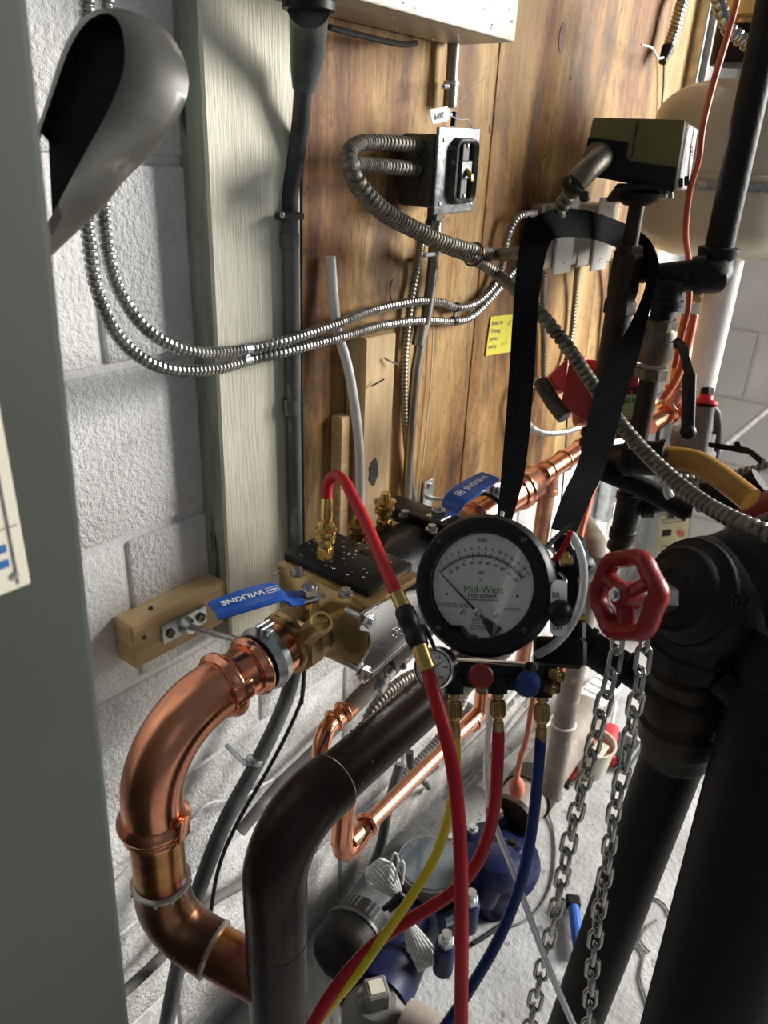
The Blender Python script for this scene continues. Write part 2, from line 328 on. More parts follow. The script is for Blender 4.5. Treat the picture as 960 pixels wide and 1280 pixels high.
# plywood: warm vertical grain with bands, streaks and dark stains
def plywood():
    m = bpy.data.materials.new('plywood'); m.use_nodes = True; nt = m.node_tree; b = nt.nodes['Principled BSDF']; L = nt.links
    tc = nt.nodes.new('ShaderNodeTexCoord')
    def noi(st, sc, det=6, dist=0, rg=.6):
        mp = nt.nodes.new('ShaderNodeMapping'); mp.inputs['Scale'].default_value = st; L.new(tc.outputs['Object'], mp.inputs[0])
        n = nt.nodes.new('ShaderNodeTexNoise'); n.inputs['Scale'].default_value = sc; n.inputs['Detail'].default_value = det; n.inputs['Distortion'].default_value = dist; n.inputs['Roughness'].default_value = rg
        L.new(mp.outputs[0], n.inputs['Vector']); return n.outputs['Fac']
    def ramp(src, stops):
        r = nt.nodes.new('ShaderNodeValToRGB'); L.new(src, r.inputs[0])
        while len(r.color_ramp.elements) < len(stops): r.color_ramp.elements.new(.5)
        for e, (p, c) in zip(r.color_ramp.elements, stops): e.position = p; e.color = (*c, 1)
        return r.outputs[0]
    def mix(a, bb, f, mode='MIX'):
        x = nt.nodes.new('ShaderNodeMix'); x.data_type = 'RGBA'; x.blend_type = mode
        for i, q in ((6, a), (7, bb)):
            if isinstance(q, tuple): x.inputs[i].default_value = (*q, 1)
            else: L.new(q, x.inputs[i])
        if isinstance(f, float): x.inputs[0].default_value = f
        else: L.new(f, x.inputs[0])
        return x.outputs[2]
    base = ramp(noi((1, 1, .16), 7, 5, .8), [(.30, (.14, .055, .02)), (.42, (.28, .135, .045)), (.53, (.43, .26, .095)), (.68, (.56, .40, .19))])
    fine = ramp(noi((14, 14, .5), 16, 6, .3), [(.32, (.45, .42, .38)), (.52, (1, 1, 1)), (.7, (1.12, 1.08, 1.0))])
    c = mix(base, fine, .55, 'MULTIPLY')
    sp = ramp(noi((5, 5, 2.2), 14, 8, 1.2, .75), [(.36, (.42, .36, .30)), (.47, (1, 1, 1)), (.60, (1, 1, 1)), (.70, (1.25, 1.2, 1.1))])
    c = mix(c, sp, .8, 'MULTIPLY')
    cath = ramp(noi((2.2, 2.2, .35), 5, 2, 2.5), [(.40, (1, 1, 1)), (.47, (.72, .62, .52)), (.52, (1.05, 1.03, 1)), (.6, (.8, .72, .62)), (.66, (1, 1, 1))])
    c = mix(c, cath, .7, 'MULTIPLY')
    dk = ramp(noi((3, 3, .8), 4, 6, .6, .7), [(.50, (0, 0, 0)), (.66, (.8, .8, .8))])
    c = mix(c, (.055, .035, .022), dk)
    gr = ramp(noi((2, 2, .5), 3.2, 5, .5, .7), [(.50, (0, 0, 0)), (.68, (.6, .6, .6))])
    c = mix(c, (.40, .27, .12), gr)
    L.new(c, b.inputs['Base Color']); b.inputs['Roughness'].default_value = .6; b.inputs['Specular IOR Level'].default_value = .2
    bp = nt.nodes.new('ShaderNodeBump'); bp.inputs['Strength'].default_value = .5; bp.inputs['Distance'].default_value = .002
    L.new(noi((10, 10, .5), 14, 6), bp.inputs['Height']); L.new(bp.outputs[0], b.inputs['Normal'])
    M['plywood'] = m
plywood()
# ================================================================ THE SETTING
YW, ZJ, CH, BL = .72, .0012, .2032, .4064      # wall face, first joint, course height, block length
fl = MB().box((.9, -.6, -.05), (4.6, 4.2, .1)).build('floor', M['floor'], kind='structure')
wall = MB().box((1.05, YW+.065, 1.2), (3.4, .12, 2.4)).build('wall_back', M['mortar'], kind='structure')
bm_ = {}
def block(parent, L, c, ax):
    po = worldloc(parent); key = (round(L, 3), ax)
    if key not in bm_:
        b = MB(); s = (L-.009, .04, CH-.009) if ax == 'x' else (.04, L-.009, CH-.009)
        b.box((0, 0, 0), s, bev=.004, seg=2)
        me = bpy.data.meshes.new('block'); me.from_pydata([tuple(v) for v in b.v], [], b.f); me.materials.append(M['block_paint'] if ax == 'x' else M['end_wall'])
        me.polygons.foreach_set('use_smooth', [True]*len(b.f)); me.set_sharp_from_angle(angle=radians(40)); bm_[key] = me
    o = bpy.data.objects.new('block', bm_[key]); COL.objects.link(o); o.parent = parent; o.location = V(c)-po
for k in range(11):
    z = ZJ+CH*(k+.5); off = .4535 if k % 2 == 0 else .4535-BL/2
    for i in range(-3, 7):
        x0 = max(off+i*BL, -.6); x1 = min(off+(i+1)*BL, 2.45)
        if x1-x0 < .05: continue
        if z > 1.0 and x0 > .95: continue            # behind the wooden board
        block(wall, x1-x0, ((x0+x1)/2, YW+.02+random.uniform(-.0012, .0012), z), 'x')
XE = 2.45
wend = MB().box((XE+.065, .56, 1.2), (.12, .44, 2.4)).build('wall_right', M['end_wall'], kind='structure')
for k in range(9):
    z = ZJ+CH*(k+.5); off = -.1 if k % 2 else -.1-BL/2
    for i in range(-1, 4):
        y0 = max(off+i*BL, .34); y1 = min(off+(i+1)*BL, YW)
        if y1-y0 < .05: continue
        block(wend, y1-y0, (XE+.02+random.uniform(-.001, .001), (y0+y1)/2, z), 'y')
# painted timber post: face and dark weathered side
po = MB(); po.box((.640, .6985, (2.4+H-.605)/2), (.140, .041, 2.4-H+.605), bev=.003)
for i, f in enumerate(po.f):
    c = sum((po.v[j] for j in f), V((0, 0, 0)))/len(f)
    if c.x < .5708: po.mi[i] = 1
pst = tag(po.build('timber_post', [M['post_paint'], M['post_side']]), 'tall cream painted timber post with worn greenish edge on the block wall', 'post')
# wooden backing board, two boards meeting in a vertical crack
bt = thing('backing_board', 'large stained brown plywood backing board with vertical grain fixed to the wall', 'board', (1.37, .71, .76))
for x0, x1 in ((.722, 1.166), (1.1685, 2.03)):
    MB().box(((x0+x1)/2, .710, 1.44), (x1-x0, .018, 1.36), bev=.0015).build('panel', M['plywood'], bt)
kn = MB()
for px, py, a, b_ in ((703, 47, .012, .022), (492, 362, .008, .016), (714, 98, .003, .003), (681, 195, .003, .003), (573, 556, .004, .005), (613, 160, .003, .007)):
    c = PY(px, py, .7005); kn.prism([(a*cos(t*pi/8), b_*sin(t*pi/8)) for t in range(16)], c+YA*.001, XA, ZA, .0016)
mat('knot', (.26, .14, .10), (.16, .08, .05), scale=40, rough=.6)
kn.build('knot', M['knot'], bt)
# knots and nail marks on the post
for px, py, r, q_ in ((290, 563, .005, .6), (284, 278, .0035, 1.6), (283, 145, .003, 1), (322, 340, .003, 1), (309, 232, .002, 1), (300, 370, .0022, 5), (306, 345, .003, 1.3), (299, 522, .003, .7), (320, 316, .0015, 1)):
    k_ = MB(); c_ = PY(px, py, .6785); k_.prism([(r*cos(a*pi/6)*(1+.3*sin(a*2.3)), r*q_*sin(a*pi/6)) for a in range(12)], c_+YA*.001, XA, ZA, .0012); k_.build('knot', M['cast_box'], pst)
# ================================================================ GREY CABINET AT THE LEFT EDGE
ce = P(100, 640, .40)                                # front right vertical edge
cx, cy = ce.x, ce.y
cab = thing('electrical_cabinet', 'grey painted steel cabinet close to the camera at the left edge', 'cabinet', (cx-.2, cy+.12, .55))
eA, eB = PP(40, 0, (0, cy, 0), YA), PP(165, 1280, (0, cy, 0), YA); ez = (eA-eB).normalized(); ex = YA.cross(ez)
MB().box(eB.lerp(eA, .5)-ez*.15-ex*.2+YA*.12, (.4, .24, 1.3), (ex, YA, ez), bev=.006, seg=3).build('body', M['cabinet_paint'], cab)
s0 = PP(36, 728, (0, cy, 0), YA); s1 = PP(0, 446, (0, cy, 0), YA)
lb = MB().box((s0.x-.07, cy-.001, (s0.z+s1.z)/2), (.14, .002, s1.z-s0.z), bev=.0005).build('data_label', M['cream_label'], cab, label='cream data label with blue marks')
lx, lz = s0.x, s0.z
mk = MB()
for i in range(2): mk.box((lx-.018, cy-.0024, lz+.016+i*.008), (.018, .0008, .004))
mk.build('printed_mark', M['ink_blue'], lb)
rv = MB().lathe((lx-.007, cy-.002, lz+.008), -YA, [(0, .0025), (.001, .002), (.0014, 0)], 12); rv.build('rivet', M['steel'], lb)
for nm_, w_ in (('printed_line', .03),):
    q = MB(); q.box((lx-.022, cy-.0024, lz+.034), (.04, .0006, .0006)); q.box((lx-.006, cy-.0024, (s0.z+s1.z)/2), (.0006, .0006, (s1.z-s0.z)*.95)); q.build(nm_, M['ink_grey'], lb)
# switch lever: pressed steel channel, open dark side towards the camera's left
def lever():
    d0 = .50
    out = [(58, 318, .50), (70, 230, .50), (92, 120, .50), (112, 50, .50), (138, 20, .50), (178, 24, .50), (215, 50, .50), (236, 100, .50), (226, 150, .50), (190, 205, .50), (140, 250, .50), (90, 290, .50)]
    inn = [(52, 250, .48), (60, 135, .48), (88, 55, .48), (118, 20, .48), (140, 20, .48), (154, 45, .48), (152, 90, .48), (130, 150, .48), (98, 215, .48), (70, 262, .48)]
    # rim curve of the open side and the matching crown curve of the rounded back
    rim = [(50, 165), (66, 118), (88, 58), (112, 24), (138, 17), (153, 40), (154, 88), (134, 140), (104, 195), (80, 240), (56, 285)]
    crown = [(50, 172), (62, 140), (85, 64), (114, 20), (160, 15), (212, 42), (236, 100), (218, 155), (168, 207), (136, 246), (100, 280), (56, 322)]
    n = 48
    def rs(q, d):
        q = smooth([P(x, y, d) for x, y in q], .002); return [q[round(i*(len(q)-1)/n)] for i in range(n+1)]
    A = rs(rim, .485); B = rs(crown, .515); mid = [a.lerp(b, .55) + RT*0 - FW*.006 for a, b in zip(A, B)]
    Bk = [b+FW*.02-RT*.012 for b in B]
    m = MB(); N = n+1; rows = [A, [a.lerp(b, .22)-FW*.004 for a, b in zip(A, B)], mid, [a.lerp(b, .85)-FW*.003 for a, b in zip(A, B)], B, Bk]
    vs = [p for r in rows for p in r]; fs = []
    for j in range(len(rows)-1):
        for i in range(n): fs.append([j*N+i, j*N+i+1, (j+1)*N+i+1, (j+1)*N+i])
    m.add(vs, fs)
    g = MB(); A2 = [a+FW*.012 for a in A]; vs = A2+[sum(A2, V((0, 0, 0)))/N]; g.add(vs, [[i, (i+1) % N, N] for i in range(N)])
    g.add(A+[a+FW*.012 for a in A], [[i, i+1, N+i+1, N+i] for i in range(n)])
    return m, g
m, g = lever()
lv = m.build('switch_handle', M['lever_metal'], cab, angle=60, label='worn silver steel channel handle')
g.build('channel_lining', M['rubber'], lv)
# ================================================================ METAL CLAD CABLES ON THE WALL
def cpts(L):
    return [PY(*q) for q in L]
o = MB().bx(cpts([(134, -30, .66), (132, 60, .665), (130, 160, .66), (129, 250, .655), (134, 310, .65), (150, 366, .645), (187, 415, .64), (240, 440, .64), (305, 437, .66), (360, 425, .6505), (424, 404, .660), (466, 388, .685), (520, 377, .685), (551, 378, .686), (573, 385, .686), (597, 378, .686), (619, 354, .686), (630, 325, .682), (634, 298, .68), (647, 272, .675), (668, 266, .67)]), .0062, .0052).build('metal_clad_cable', M['cable_bright'])
tag(o, 'silver armoured cable, upper of the two looping from the block wall across post and board', 'cable', 'armoured cables looping across post')
o = MB().bx(cpts([(109, -30, .66), (108, 60, .665), (106, 160, .66), (106, 250, .655), (112, 310, .65), (120, 358, .645), (142, 412, .64), (177, 448, .64), (218, 463, .64), (270, 461, .65), (312, 450, .661), (360, 439, .6505), (424, 422, .660), (477, 407, .685), (530, 401, .685), (569, 402, .686), (592, 394, .686), (622, 363, .686), (646, 335, .684), (675, 318, .68), (700, 312, .68)]), .0062, .0052).build('metal_clad_cable', M['cable_bright'])
tag(o, 'silver armoured cable, lower of the two looping from the block wall across post and board', 'cable', 'armoured cables looping across post')
def clip(pa, pb, lab, nm='cable_clip', m='zinc', r=.0078):
    t = thing(nm, lab, 'clip', (pa+pb)/2)
    dx = (PY(340, 430, .66)-PY(300, 440, .66)).normalized()
    for p in (pa, pb): MB().lathe(p-dx*.005, dx, [(0, r-.001), (.001, r), (.009, r), (.010, r-.001)], 18).build('band', M[m], t)
    MB().cyl(pa.lerp(pb, .2), pa.lerp(pb, .8), .003, None, 10).build('screw', M['steel'], t)
clip(PY(308, 436, .66), PY(306, 450, .66), 'small zinc clip joining the two armoured cables on the painted post')
clip(PY(570, 384, .686), PY(567, 401, .686), 'dark tie joining the two armoured cables on the wooden board', 'cable_tie', 'rubber')
# ================================================================ SERVICE CABLE, GREY CONDUIT
bx0 = PY(385, 18, .62)
t = thing('weatherhead_boot', 'thick black tapered cable boot under the metal enclosure', 'cable boot', PY(382, 110, .655))
MB().tube([PY(386, 8, .60), PY(386, 20, .61), PY(385, 60, .63), PY(382, 90, .645), PY(380, 112, .65)], [.021, .019, .0185, .016, .0125], 20).build('boot', M['dark_tape'], t)
MB().lathe(PY(386, 16, .605), ZA, [(0, .021), (.002, .026), (.009, .026), (.011, .021)], 24).build('collar', M['rubber'], t)
o = MB().tube([PY(379, 108, .65), PY(376, 150, .66), PY(371, 190, .672), PY(363, 235, .675), PY(361, 275, .675)], .0100, 16, sm=.01).build('service_cable', M['dark_tape'])
tag(o, 'black taped cable between the boot and the grey conduit', 'cable')
t = thing('grey_conduit', 'dark grey conduit running down between painted post and wooden board', 'conduit', PY(372, 860, .68))
MB().tube([PY(362, 270, .668), PY(363, 300, .668), PY(366, 480, .668), PY(369, 640, .668), PY(370, 690, .668)], .0095, 16, sm=.03).build('conduit', M['grey_conduit'], t)
for y in (300, 508): MB().cyl(PY(362+(y-300)*.012, y-9, .668), PY(362+(y-300)*.012, y+9, .668), .0112, None, 18, ch=.001).build('coupling', M['grey_conduit'], t)
MB().box(PY(362, 270, .664), (.034, .018, .008), bev=.002).build('strap', M['cast_box'], t)
MB().ball(PY(353, 269, .654), .004, 10, -YA, .6, True).build('screw', M['steel'], t)
o = MB().tube([PY(377, 150, .69), PY(375, 300, .69), PY(376, 500, .69), PY(379, 690, .69), PY(382, 800, .685), PY(377, 880, .66)], .0032, 10, sm=.02).build('black_cable', M['rubber'])
tag(o, 'thin black cable running down beside the grey conduit', 'cable')
# lower run that bends away under the copper
t = thing('grey_cable', 'thick grey sheathed cable bending down the lower block wall behind the copper elbow', 'cable', PY(205, 1280, .65))
MB().tube([PY(370, 690, .668), PY(372, 800, .668), PY(362, 860, .665), (PY(345, 905, .66)), PY(322, 952, .655), PY(285, 1020, .655), PY(262, 1075, .65), PY(240, 1140, .65), PY(218, 1230, .65), PY(200, 1330, .65)], .0115, 16, sm=.015).build('sheath', M['dark_tape'], t)
MB().lathe(PY(319, 947, .656), PY(330, 960, .656)-PY(355, 890, .656), [(0, .0125), (.002, .0135), (.007, .0135), (.009, .0125)], 20).build('clamp', M['zinc'], t)
MB().cyl(PY(319, 947, .656)-XA*.018, PY(319, 947, .656)-XA*.010+YA*.05, .004, None, 10).build('clamp_bolt', M['zinc'], t)
o = MB().tube([PY(380, 840, .69), PY(378, 870, .68), PY(362, 910, .672), PY(335, 962, .672), PY(296, 1030, .67), PY(272, 1090, .67), PY(258, 1180, .67)], .0032, 10, sm=.015).build('black_cable', M['rubber'])
tag(o, 'thin black cable hugging the thick grey cable on the lower block wall', 'cable')
# wall-foot conduit and thin white wire
o = MB().tube([PY(300, 1040, .69), PY(345, 985, .69), PY(380, 950, .69), PY(400, 930, .69), PY(445, 885, .69), PY(520, 810, .69)], .0095, 14, sm=.02).build('grey_conduit', M['dusty_grey'])
tag(o, 'dusty grey conduit rising along the lower block wall behind the brown pipe', 'conduit')
o = MB().tube([PY(95, 1155, .70), PY(160, 1085, .70), PY(226, 1035, .70), PY(260, 1005, .70), PY(300, 998, .70), PY(340, 975, .70), PY(395, 955, .70), PY(450, 905, .70), PY(520, 850, .70)], .0022, 8, sm=.01).build('white_wire', M['white_paint'])
tag(o, 'thin white wire running loosely along the lower block wall', 'wire')
o = MB().tube([PY(130, 1262, .685), PY(200, 1198, .685), PY(260, 1130, .685), PY(330, 1090, .685), PY(380, 1040, .685)], .008, 12, sm=.02).build('wall_pipe', M['dusty_grey'])
tag(o, 'dusty small pipe at the foot of the block wall, lowest one', 'pipe')
# ================================================================ METAL ENCLOSURE AT THE TOP
q = [PY(640, 52, .60), PY(455, 6, .60)]
zb = (q[0].z+q[1].z)/2; xr = q[0].x
t = thing('metal_enclosure', 'wet beige metal enclosure at the top of the wooden board', 'enclosure', (xr-.25, .64, zb))
xl = PY(332, -6, .60).x
MB().box(((xl+xr)/2, .645, zb+.2), (xr-xl, .10, .4), bev=.003, seg=2).build('case', M['metal_box'], t)
dr = MB()
for i in range(40):
    x = random.uniform(xl+.01, xr-.01); z = zb+random.uniform(.002, .05) if i % 2 else zb
    y = .595 if i % 2 else random.uniform(.60, .69); r = random.uniform(.0010, .0022)
    dr.ball((x, y, z-(0 if i % 2 else .0005)), r, 8, (-YA if i % 2 else -ZA), .8, True)
dr.build('water_droplets', M['water'], t, kind='stuff')
MB().tube([PY(412, 34, .655), PY(450, 44, .66), PY(500, 55, .665), PY(520, 54, .67)], .0035, 8, sm=.01).build('seal_strip', M['rubber'], t)
# ================================================================ EMT CONDUIT, SWITCH BOX
t = thing('metal_conduit', 'short silver conduit between the enclosure and the switch box', 'conduit', PY(560, 150, .68))
MB().cyl(PY(568, 40, .682), PY(564, 105, .682), .0085).build('tube', M['emt'], t)
MB().cyl(PY(564, 105, .682), PY(562, 135, .682), .0100, None, 18, ch=.001).build('coupling', M['emt'], t)
MB().lathe(PY(564, 107, .682), ZA, [(0, .0102), (.001, .0112), (.005, .0112), (.006, .0102)], 18).build('ring', M['zinc'], t)
MB().cyl(PY(560, 108, .672), PY(554, 108, .660), .003, None, 8).build('set_screw', M['zinc'], t)
t = thing('metal_conduit', 'long silver conduit running down the board from under the switch box', 'conduit', PY(517, 640, .68))
MB().tube([PY(545, 278, .685), PY(540, 340, .685), PY(532, 400, .685), PY(520, 460, .685), PY(512, 560, .685), PY(505, 700, .685)], .0085, 16, sm=.02).build('tube', M['emt'], t)
for (x, y, x2, y2) in ((545, 292, 543, 318), (527, 405, 522, 432)): MB().cyl(PY(x, y, .685), PY(x2, y2, .685), .0102, None, 18, ch=.001).build('coupling', M['emt'], t)
MB().box(PY(536, 318, .683), (.03, .01, .006), bev=.001).build('strap', M['zinc'], t)
# the box: body behind, plate in front tilted, built from its four front corners
FB = .63
TL, TR, BR, BL_ = PY(549, 158, FB), PY(600, 160, FB), PY(590, 267, FB), PY(538, 267, FB)
t = thing('switch_box', 'cast grey metal switch box with raised cover and toggle on the board', 'switch', (TL+BR)/2-ZA*.04)
ux = (TR-TL).normalized(); uz = ZA; ct = (TL+TR+BR+BL_)/4
wB, hB = (TR-TL).length, abs((TL-BL_).z)
MB().box(ct+YA*.032-ux*.004, (wB*.92, .058, hB*.86), (ux, YA, uz), bev=.006, seg=2).build('box_body', M['cast_box'], t)
cv = MB().box(ct, (wB*1.02, .005, hB*1.02), (ux, YA, uz), bev=.0022, seg=2).build('cover_plate', M['galv_plate'], t)
def sq(w, h, c, n=5):
    out = []
    for cx_, cz, a0 in ((w/2-c, h/2-c, 0), (-w/2+c, h/2-c, 90), (-w/2+c, -h/2+c, 180), (w/2-c, -h/2+c, 270)):
        for k in range(n+1): a = radians(a0+90*k/n); out.append((cx_+c*cos(a), cz+c*sin(a)))
    return out
rim = MB(); o2, i2 = sq(wB*.62, hB*.80, .014), sq(wB*.40, hB*.66, .008); n_ = len(o2); vs = []
for (pl, yy) in ((o2, -.002), (sq(wB*.56, hB*.76, .014), -.013), (sq(wB*.50, hB*.72, .010), -.014), (i2, -.010), (i2, -.003)):
    vs += [ct+ux*(a+wB*.08)+uz*b_+YA*yy for a, b_ in pl]
rim.add(vs, [[j*n_+i, j*n_+(i+1) % n_, (j+1)*n_+(i+1) % n_, (j+1)*n_+i][::-1] for j in range(4) for i in range(n_)])
rim.build('raised_rim', M['cast_box'], cv)
MB().box(ct+ux*wB*.08+YA*-.0032, (wB*.42, .001, hB*.68), (ux, YA, uz)).build('recess', M['rubber'], cv)
sk = MB().box(ct+ux*wB*.10+YA*-.006, (wB*.16, .004, hB*.66), (ux, YA, uz), bev=.001).build('switch_strap', M['dusty_grey'], t)
MB().box(ct+ux*wB*.08+uz*hB*.02+YA*-.009, (wB*.26, .006, hB*.22), (ux, YA, uz), bev=.001).build('switch_body', M['cast_box'], t)
MB().hexah([ct+ux*(wB*.08+a)+uz*(hB*.02+b_)+YA*-.010 for a, b_ in ((-.003, .004), (.003, .004), (.003, -.004), (-.003, -.004))], V((.001, -.012, -.010)), .0008).build('toggle', M['brass_dull'], t)
for a, b_ in ((-.38, .36), (-.38, -.38), (.40, .30), (.12, .30), (.12, -.30), (.40, -.40)):
    MB().ball(ct+ux*wB*a+uz*hB*b_+YA*-.0025-YA*(.006 if abs(a) < .2 else 0), .0032, 10, -YA, .5, True).build('screw', M['steel'], cv)
for py in (186, 217):
    a = PY(522, py+2, .66); b_ = ct+YA*.03; a2 = PY(540, py+6, .66)
    g_ = MB(); dr_ = (a-a2).normalized(); g_.hexa(a2, dr_, .0125, .006); g_.cyl(a2+dr_*.006, a+dr_*.004, .009, None, 16); g_.build('connector', M['cast_box'], t)
cb = MB(); c0 = PY(541, 276, .665); cb.hexa(c0-ZA*.006, ZA, .012, .007); cb.cyl(c0, c0+ZA*.02, .009); cb.build('connector', M['cast_box'], t)
# paper tag on a wire
tg = thing('paper_tag', 'small white tag reading 2019 upside down, wired above the switch box', 'tag', PY(550, 145, .64))
a, b_, c_, d_ = PY(537, 137, .64), PY(559, 133, .64), PY(566, 143, .64), PY(541, 155, .64); e_ = PY(558, 152, .64)
MB().hexah([a, b_, e_, d_], V((.0002, .001, 0))).build('card', M['white_plastic'], tg)
MB().hexah([b_, c_, c_+V((0, 0, -.0004)), e_], V((.0002, .001, 0))).build('card_point', M['white_plastic'], tg)
axt = (a-b_).normalized()
text('lettering', '2019', (a+b_+e_+d_)/4-YA*.0008+V((0, 0, 0)), axt, -(a-d_), .011, M['ink'], tg)
MB().tube([PY(563, 143, .639), PY(570, 132, .64), PY(590, 112, .64), PY(607, 97, .645)], .0005, 6, sm=.01).build('tie_wire', M['steel'], tg)
MB().tube([PY(563, 145, .639), PY(576, 150, .64), PY(586, 150, .64), PY(590, 160, .64)], .0007, 6, sm=.005).build('loop_wire', M['zinc'], tg)
MB().cyl(PY(568, 140, .655), PY(566, 158, .655), .004, None, 12).build('tag_seal', M['rubber'], tg)
# ================================================================ THICK DUSTY ARMOURED CABLES FROM THE SWITCH BOX
o = MB().bx([PY(524, 181, .66), PY(505, 180, .655), PY(470, 178, .645), PY(448, 180, .625), PY(436, 192, .60), PY(440, 215, .585), PY(455, 238, .58), PY(480, 262, .585), PY(515, 283, .60), PY(550, 300, .61), PY(590, 312, .62), PY(625, 318, .62), P(660, 312, .98), P(688, 283, .93), P(705, 252, .91), P(716, 238, .90)], .0088, .0074, n=12, amp=.34).build('flexible_cable', M['cable_dusty'])
tag(o, 'dusty armoured cable from upper switch box connector up to the valve actuator', 'cable')
o = MB().bx([PY(524, 212, .66), PY(505, 210, .655), PY(478, 208, .645), PY(458, 206, .625), PY(440, 206, .60), PY(441, 222, .60), PY(452, 240, .605), PY(480, 268, .61), PY(520, 290, .62), PY(560, 310, .625), PY(590, 322, .625), PY(625, 345, .62), P(668, 385, 1.02), P(705, 428, 1.0), P(745, 487, .97), P(790, 548, .92), P(840, 598, .86), P(885, 632, .80), P(930, 655, .75), P(975, 672, .72)], .0088, .0074, n=12, amp=.34).build('flexible_cable', M['cable_dusty'])
tag(o, 'dusty armoured cable from lower switch box connector diagonally down to the far right', 'cable')
MBt = MB()
c_ = PY(592, 318, .622); MBt.torus(c_, XA*.9-ZA*.3, .0165, .0016, 24, 8)
tag(MBt.build('cable_tie', M['copper_dark']), 'rusty wire tie holding the two dusty armoured cables together', 'tie')
o = MB().bx([PY(526, 300, .665), PY(522, 330, .688), PY(513, 380, .69), PY(506, 450, .69), PY(506, 520, .69), PY(512, 590, .69), PY(522, 648, .69), PY(530, 700, .69)], .0056, .005, n=10).build('metal_clad_cable', M['emt'])
tag(o, 'thin armoured cable running down the board left of the long conduit', 'cable')
o = MB().tube([PY(556, 270, .69), PY(545, 300, .695), PY(541, 420, .695), PY(538, 480, .695), PY(530, 560, .695), PY(522, 640, .695)], .0011, 6, sm=.02).build('white_wire', M['cream_label'])
tag(o, 'thin cream wire hanging on the board right of the long conduit', 'wire')
o = MB().tube([PY(413, 320, .688), PY(416, 360, .684), PY(421, 410, .677), PY(434, 455, .668), PY(443, 505, .656), PY(449, 560, .655), PY(450, 610, .65), PY(450, 665, .64)], .0068, 16, sm=.015, cap=False).build('plastic_tube', M['clear_tube'])
tag(o, 'cloudy clear plastic tube standing up against the wooden board', 'tube')
# timber strip on the board
t = thing('wood_strip', 'pale upright timber strip with burnt knot and nails on the board', 'timber', PY(475, 650, .68))
a = PY(457, 424, .665); b_ = PY(495, 418, .665); zt = a.z
bw = MB().box(((a.x+b_.x)/2, .682, zt-.17), (b_.x-a.x, .036, .34), bev=.002); bw.build('strip', M['lumber_up'], t)
MB().box((a.x-.008-.012, .69, zt-.17-.055), (.022, .02, .23), bev=.002).build('backing_piece', M['lumber'], t)
for (x, y, x2, y2) in ((481, 448, 497, 456), (464, 483, 480, 474)): MB().cyl(PY(x, y, .660), PY(x2, y2, .652), .0013, None, 8).build('nail', M['cast_box'], t)
kb = MB(); c_ = PY(467, 590, .6635); kb.prism([(.011*cos(k*pi/8)*(1+.15*sin(3*k)), .022*sin(k*pi/8)*(1+.1*cos(2*k))) for k in range(16)], c_+YA*.002, XA, ZA, .0024)
kb.build('burnt_knot', M['cast_box'], t)
# yellow note with handwriting
a, b_, c_, d_ = PY(614, 396, .698), PY(650, 392, .698), PY(648, 438, .698), PY(607, 445, .698)
t = thing('yellow_note', 'bright yellow handwritten note pinned to the wooden board', 'note', (c_+d_)/2)
MB().hexah([a, b_, c_, d_], V((0, .0008, 0))).build('paper', M['note_yellow'], t)
cn = (a+b_+c_+d_)/4
for i, s_ in enumerate(('Ready for', '15 mmg', 'service', 'and up')):
    text('handwriting', s_, a.lerp(d_, .18+.2*i)+V((.006, -.0006, 0)), b_-a, a-d_, .0105, M['ink_grey'], t, align='LEFT', th=.0001)
MB().prism([(0, 0), (.012, .003), (.010, .010), (.001, .006)], cn+V((.010, -.0006, .014)), XA, ZA, .0003).build('highlighted_patch', M['yellow_hose'], t)
MB().prism([(0, 0), (.02, .004), (.018, .008), (-.002, .005)], cn+V((-.005, -.0006, -.022)), XA, ZA, .0003).build('highlighted_patch', M['yellow_hose'], t)
# ================================================================ WHITE SWITCHES
tag(MB().box(PY(722, 290, .690), (.34, .022, .085), bev=.002).build('mounting_board', M['lumber_up']), 'wooden mounting strip behind the two white switches on the board', 'timber')
for lab_, x0, x1, y0, y1 in (('left white faced switch box behind the black strap', 684, 716, 248, 338), ('right white faced switch box behind the black strap', 734, 760, 248, 334)):
    a = PY(x0+4, y0, .655); b_ = PY(x1, y1, .655); t = thing('wall_switch', lab_, 'switch', (a+b_)/2)
    MB().box(((a.x+b_.x)/2, .671, (a.z+b_.z)/2), (abs(b_.x-a.x)+.03, .028, abs(a.z-b_.z)*.86), bev=.003).build('metal_box', M['emt'], t)
    cvv = MB().box(((a.x+b_.x)/2+.012, .654, (a.z+b_.z)/2), (.070, .006, abs(a.z-b_.z)*1.02), bev=.002, seg=2).build('cover_plate', M['white_plastic'], t)
    for k in (.36, -.36): MB().ball(((a.x+b_.x)/2+.012, .6505, (a.z+b_.z)/2+k*abs(a.z-b_.z)), .003, 8, -YA, .5, True).build('screw', M['steel'], cvv)
for lab, L_ in (('silver armoured cable dropping from the left white switch box', [(680, 335, .68), (679, 380, .688), (680, 430, .69), (680, 470, .688), (684, 500, .68)]),
                ('silver armoured cable dropping from the right white switch box', [(722, 330, .68), (719, 370, .688), (714, 420, .69), (705, 460, .688), (690, 480, .675), (684, 495, .66)]),
                ('silver armoured cable nearest the dark actuator pipe on the board', [(765, 325, .68), (762, 370, .688), (757, 410, .69), (752, 470, .69)])):
    tag(MB().bx(cpts(L_), .0062, .006, n=8).build('metal_clad_cable', M['emt']), lab, 'cable')
